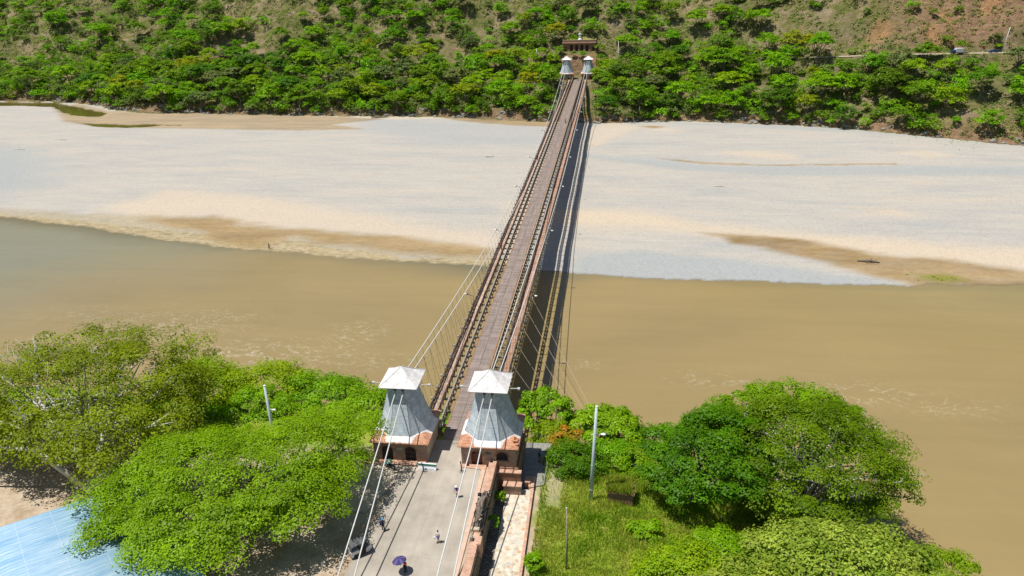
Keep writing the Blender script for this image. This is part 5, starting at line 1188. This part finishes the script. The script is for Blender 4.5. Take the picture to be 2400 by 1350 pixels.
for (x, y, h_, lb, lean) in ((-23.8, 352.5, 9.2, 'thin pale lamp pole among trees left of the far towers', 0), (21.3, 344.5, 15.6, 'tall thin white pole right of the far towers', 0), (195.2, 302.2, 11.0, 'leaning grey utility pole beside the road at the right edge', 6)):
    t = empty('utility_pole', (x, y, hz(x, y)), 0, lb, 'pole', None); t.rotation_euler = (0, R(lean), 0)
    MB().tube([(0, 0, -.5), (0, 0, h_)], [.20, .13], 8).build('shaft', M['cable'], t, smooth=True)
    MB().tube([(-.7, 0, h_-.25), (.7, 0, h_-.25)], .06, 5).build('crossarm' if lean else 'lamp_head', M['cable'], t) if lean else MB().sphere((.35, 0, h_*.62), .38, 8, 6, (1.3, .6, .5)).build('lamp_head', M['cable'], t, smooth=True)

# far arcade building with statue -------------------------------------
M['brick'] = M['brick']
ab = empty('arcade_building', (-.3, 357, 9.3), 0, 'red brick arcade with tall arches on the hillside above the far towers', 'building')
mb = MB(); W2 = 9.0
ops = [(-7.9, 1.3, 1.4, 4.6)]+[(-4.35+2.9*k, 1.6, .0, 5.4) for k in range(4)]+[(7.9, 1.3, 1.4, 4.6)]
arch_wall(mb, -W2, W2, -1.5, 6.9, 0, .5, [(c, w_, s_-1.5 if s_ == 0 else s_, h_) for c, w_, s_, h_ in ops]); mb.build('facade_wall', M['old_brick'], ab)
mb = MB(); mb.box(-W2, -W2+.5, .502, 8, -1.5, 6.9); mb.box(W2-.5, W2, .502, 8, -1.5, 6.9); mb.box(-W2+.502, W2-.502, 7.5, 7.998, -1.5, 6.9); mb.build('side_walls', M['old_brick'], ab)
for (c, w_, s_, h_) in ops:
    mb = MB(); mb.box(c-w_/2, c+w_/2, .36, .42, max(s_, -1.0), h_+.6); 
    for k in range(4): mb.box(c-w_/2+.1+k*(w_-.28)/3, c-w_/2+.18+k*(w_-.28)/3, .28, .34, max(s_, -1), h_+.5)
    mb.build('arched_gate', simple('dark_brown_gate', (.05, .03, .025), .8, var=.3), ab)
mb = MB()
for c in (-5.8, -2.9, 0, 2.9, 5.8): mb.box(c-.45, c+.45, -.12, -.002, -1.5, 3.2); mb.box(c-.52, c+.52, -.18, -.003, 3.2, 3.5)
mb.build('pilasters', M['brick_path'], ab)
mb = MB(); mb.box(-W2-.5, W2+.5, -.5, 8.4, 6.902, 7.25); mb.box(-W2-.2, W2+.2, -.2, .25, 7.252, 8.5); mb.box(-W2-.2, -W2+.2, .252, 8.2, 7.252, 8.5); mb.box(W2-.2, W2+.2, .252, 8.2, 7.252, 8.5); mb.box(-W2-.3, W2+.3, -.32, .35, 8.502, 8.66); mb.build('cornice', M['brick_path'], ab)
mb = MB(); V_ = []
gx_, gy_, gF = grid(np.linspace(-W2+.2, W2-.2, 30), np.linspace(.27, 8.1, 14)); gz_ = 7.9+1.3*np.clip(1-(gx_/8.5)**2, 0, 1)*np.clip((gy_)/8, 0, 1)+.25*(fbm(gx_, gy_, 3)-.5)
np_mesh('turf_roof', np.stack([gx_, gy_, gz_], -1), gF, simple('dry_turf', (.26, .25, .07), .9, var=.4, scale=1.2), ab, smooth=True)
stt = empty('statue', (.0, 358.2, 17.45), 0, 'white robed statue on a round pedestal on top of the brick arcade', 'statue')
MB().lathe([(1.05, 0), (1.15, .35), (1.0, .9), (.62, 1.25)], 18).build('pedestal', M['white_paint'], stt, smooth=True)
mb = MB(); mb.lathe([(.55, 1.25), (.50, 2.0), (.42, 2.7), (.48, 3.3), (.52, 3.65), (.30, 3.95), (.14, 4.05), (.14, 4.15), (.24, 4.35), (.24, 4.6), (.1, 4.78)], 16)
mb.tube([(-.42, 0, 3.7), (-.72, -.2, 3.2), (-.3, -.5, 3.15)], [.16, .15, .1], 8); mb.tube([(.42, 0, 3.7), (.72, -.2, 3.2), (.3, -.5, 3.15)], [.16, .15, .1], 8); mb.build('figure', M['white_paint'], stt, smooth=True)
mb = MB(); mb.bar((-10, 347.6, .2), (-3.5, 348.0, .2), .5, 3.6); mb.bar((3.5, 348, .2), (10, 347.6, .2), .5, 3.6); o = mb.build('stone_wall', M['rubble'], label='grey rubble stone wall closing the road end behind the far towers', cat='wall')

# truck, car and sign on the far road --------------------------------
tk = empty('box_truck', (174.8, 298.6, 14.25), R(8), 'small truck with a white box on the far road at the right', 'truck')
MB().box(-1.4, 2.0, -.95, .95, .9, 2.7).build('box_body', M['white_paint'], tk, bevel=.05)
MB().prism([(-3.0, -.9), (-1.45, -.95), (-1.45, .95), (-3.0, .9)], .5, 2.0).build('cab', M['blue_paint'], tk, bevel=.15)
MB().box(-2.95, 2.0, -.8, .8, .45, .85).build('chassis', M['red_paint'], tk)
MB().box(-3.02, -2.9, -.75, .75, 1.25, 1.8).build('windscreen', M['glass_dark'], tk)
for x in (-2.3, 1.2):
    for y in (-.85, .85): MB().lathe([(.40, -.12), (.42, 0), (.40, .12)], 14).xform(Matrix.Translation((x, y, .42)) @ Matrix.Rotation(math.pi/2, 4, 'X')).build('wheel', M['black'], tk)
cr_ = empty('parked_car', (190.6, 300.2, 14.55), R(4), 'dark car on the far road left of the leaning pole', 'car')
mb = MB(); pr = [(-2.1, .35), (-2.15, .8), (-1.3, .92), (-.8, 1.4), (.7, 1.42), (1.3, .95), (2.05, .8), (2.1, .35)]; n_ = len(pr)
mb.add([(x, -.82*(1 if z < 1 else .82), z) for x, z in pr]+[(x, .82*(1 if z < 1 else .82), z) for x, z in pr], [tuple(range(n_))[::-1], tuple(range(n_, 2*n_))]+[(i, (i+1) % n_, n_+(i+1) % n_, n_+i) for i in range(n_)]); mb.build('body', M['blue_paint'], cr_, bevel=.06)
for x in (-1.35, 1.3):
    for y in (-.78, .78): MB().lathe([(.31, -.1), (.33, 0), (.31, .1)], 14).xform(Matrix.Translation((x, y, .33)) @ Matrix.Rotation(math.pi/2, 4, 'X')).build('wheel', M['black'], cr_)
MB().box(-.75, .68, -.84, .84, 1.0, 1.3).build('windows', M['glass_dark'], cr_)
sg = empty('road_sign', (186.6, 301.9, 14.45), 0, 'small round red sign beside the far road', 'sign'); MB().tube([(0, 0, 0), (0, 0, 2.1)], .06, 6).build('sign_post', M['steel_beam'], sg); MB().lathe([(.55, -.03), (.55, .03)], 16).xform(Matrix.Translation((0, -.08, 2.3)) @ Matrix.Rotation(math.pi/2, 4, 'X')).build('sign_face', M['red_paint'], sg)
gr2 = empty('guard_rail', (0, 0, 0), 0, 'dark rail on posts along the far road', 'railing'); mb = MB(); mb.bar((165, 303.6, 15.3), (200, 302.2, 15.6), .10, .22); mb.build('rail', M['stone_grey'], gr2)
mb = MB()
for k in range(9): mb.bar((165+k*4.2, 303.6-.17*k, 14.2), (165+k*4.2, 303.6-.17*k, 15.35), .14)
mb.build('rail_posts', M['wood_dark'], gr2)

# ruined stump, pedestal and small grey box on the parapet --------------
sp = empty('weathered_trunk', (6.15, -13.5, .42), 0, 'twisted grey dead tree trunk lying on the brick parapet', 'dead tree')
mb = MB(); r8 = random.Random(8)
mb.tube([(-.1+.04*q_ , -2.9+.42*q_, .1+1.5*math.sin(min(q_/14*2.9, 3.0))) for q_ in range(15)], [.24+.2*abs(math.sin(q_*1.7+.5)) for q_ in range(15)], 12); mb.tube([(.3, 1.2, 1.2), (.45, .2, .9), (.55, -1.2, .3), (.5, -2.4, -.2)], [.3, .26, .22, .08], 9)
for k in range(9):
    a = r8.uniform(-2.4, 2.2); mb.tube([(r8.uniform(-.3, .4), a, 1.0), (r8.uniform(-.2, .7), a+r8.uniform(-.4, .4), .5), (r8.uniform(-.4, .8), a+r8.uniform(-.9, .9), -.5-r8.random()*1.2*(r8.random() > .5))], [.2, .15, .05], 7)
for i_, v in enumerate(mb.v): mb.v[i_] = (v[0]+.12*math.sin(v[1]*7+v[2]*5)+r8.uniform(-.09, .09), v[1]+.08*math.sin(v[0]*9+v[2]*6)+r8.uniform(-.08, .08), v[2]+.1*math.sin(v[1]*5+v[0]*8)+r8.uniform(-.12, .1))
mb.build('trunk', M['drift'], sp)
mb = MB()
for k in range(7): a = k-3; mb.tube([(.35+.05*k, a*.8, 1.1), (.5, a*.8+.5, .9), (.55+.04*k, a*.8+1.3, .2)], [.07, .05, .03], 5)
mb.build('roots', M['bark_white'], sp, smooth=True)
MB().prism([(5.62, -16.9), (6.62, -16.9), (6.62, -16.42), (5.62, -16.42)], .3, 1.0).build('stone_block', M['plaster'], bevel=.04, label='pale stone block at the lower end of the dead trunk', cat='block')
MB().box(5.85, 6.12, -18.4, -17.9, .62, 1.15).build('grey_box', M['stone_grey'], bevel=.02, label='small grey utility box standing on the brick parapet', cat='box')
fl = empty('wall_floodlight', (5.95, -12.2, 1.9), R(10), 'black and white floodlight fixed over the dead trunk', 'lamp'); MB().box(-.25, .2, -.3, .3, -.1, .22).build('housing', M['black'], fl, bevel=.04); MB().box(-.26, .18, -.42, -.302, -.12, .12).build('lamp_glass', M['lamp_glass'], fl); MB().tube([(0, 0, -.1), (.05, .05, -.8)], .05, 6).build('bracket', M['dark_steel'], fl)
def pot(x, y, z, lb): o = MB().lathe([(.10, 0), (.17, .05), (.19, .26), (.15, .30)], 12).build('flower_pot', M['black'], smooth=True, label=lb, cat='pot', group='dark pots by the right near tower'); o.location = (x, y, z); return o
pot(6.0, -4.3, .88, 'dark round pot at the upper end of the brick parapet'); pot(2.9, -4.25, .12, 'dark round pot beside the wooden door of the right near tower')
# small grass-roofed hut
hu = empty('small_hut', (22.6, -2.9, bz(22.6, -2.9)), R(-6), 'small overgrown brick hut with a grassy top beside the tall pole', 'hut')
MB().box(-1.6, 1.6, -1.1, 1.3, -.6, 1.5).build('wall', M['old_brick'], hu); MB().box(-1.75, 1.75, -1.25, 1.45, 1.502, 1.66).build('roof_slab', M['old_brick'], hu)
gx_, gy_, gF = grid(np.linspace(-1.7, 1.5, 9), np.linspace(-1.2, 1.4, 8)); rs = np.random.RandomState(3); n = 5000; x = rs.uniform(-1.85, 1.4, n); y = rs.uniform(-1.2, 1.4, n); a = rs.uniform(0, 6.28, n); h = rs.uniform(.35, 1.1, n); lx = rs.normal(0, .2, n); ly = rs.normal(0, .2, n); dx = np.cos(a)*.05; dy = np.sin(a)*.05; z = np.full(n, 1.65)
V = np.stack([np.stack([x-dx, y-dy, z], -1), np.stack([x+dx, y+dy, z], -1), np.stack([x+lx+dx*.3, y+ly+dy*.3, z+h], -1), np.stack([x+lx-dx*.3, y+ly-dy*.3, z+h], -1)], 1).reshape(-1, 3); hv = rs.uniform(.2, .9, n)
o = np_mesh('roof_grass', V, np.arange(4*n).reshape(-1, 4), LM['grass'], hu, tint=np.repeat(np.stack([hv, hv, hv], -1), 4, axis=0))
# driftwood on the gravel
def log(x, y, ln, rz, lb, r=.35, br_=3):
    mb = MB(); rr = random.Random(int(abs(x)*7)); mb.tube([(-ln/2, 0, r*.6), (-ln*.1, .2, r), (ln/2, -.1, r*.7)], [r*.5, r, r*.35], 8)
    for k in range(br_): a = rr.uniform(-ln*.4, ln*.3); mb.tube([(a, 0, r), (a+rr.uniform(.3, 1.2), rr.choice([-1, 1])*rr.uniform(.8, 2), r+rr.uniform(.2, 1.2))], [r*.35, r*.1], 5)
    o = mb.build('driftwood', M['bark_white'] if r < .3 else M['drift'], smooth=True, label=lb, cat='log', group='driftwood on the gravel bar'); o.location = (x, y, float(gravel_z(np.array([float(x)]), np.array([float(y)]))[0])-.05); o.rotation_euler = (0, 0, rz)
log(-29.8, 214.5, 4.2, 0, 'whitish driftwood log left of the bridge middle', .28); log(56, 173.4, 3.6, .1, 'thin driftwood stick in the middle of the right gravel', .2, 1); log(85, 105.0, 5.2, -.15, 'dark branching driftwood on the wet sand at the right', .38, 6); log(28, 281.4, 5.0, -.3, 'long log near the trees just right of the bridge', .22, 1); log(-249, 225.7, 8.0, -.2, 'long dark log at the far left of the gravel', .22, 1); log(-243.6, 246.5, 7.5, 0, 'pale thin log at the far left, farther from the river', .2, 1); log(-100, 297.5, 9, .3, 'bleached fallen tree at the foot of the far trees', .4, 7)
# little tufts on the gravel
rs = np.random.RandomState(12); p = np.array([(160+rs.normal(0, 9), 240-rs.normal(0, 5)) for _ in range(26)]+[(98+rs.normal(0, 4), 96+rs.normal(0, 1.5)) for _ in range(10)]); scatter('tufts', 8, p, lambda a, b: gravel_z(a, b), LM['bright'], .28, 14, 'small green tufts on the gravel', 'tufts', .5)
# water weeds and stones at the foot of the far slope
rs = np.random.RandomState(14); mb = MB()
for k in range(260):
    x = rs.uniform(-330, 215); y = shore(x)+rs.uniform(-1.5, 3.5); z_ = hz(x, y); r_ = rs.uniform(.3, 1.3); st = len(mb.v); mb.sphere((0, 0, 0), r_, 6, 4, (1.3, 1, .7))
    for i_ in range(st, len(mb.v)): v = mb.v[i_]; q = 1+.25*math.sin(v[0]*9+k)+.2*math.cos(v[1]*8-k); mb.v[i_] = (x+v[0]*q, y+v[1]*q, max(z_, -13.2)+.1+v[2]*q)
tag(mb.build('boulders', M['stone_grey']), 'grey stones along the foot of the far slope', 'stones', kind='stuff')
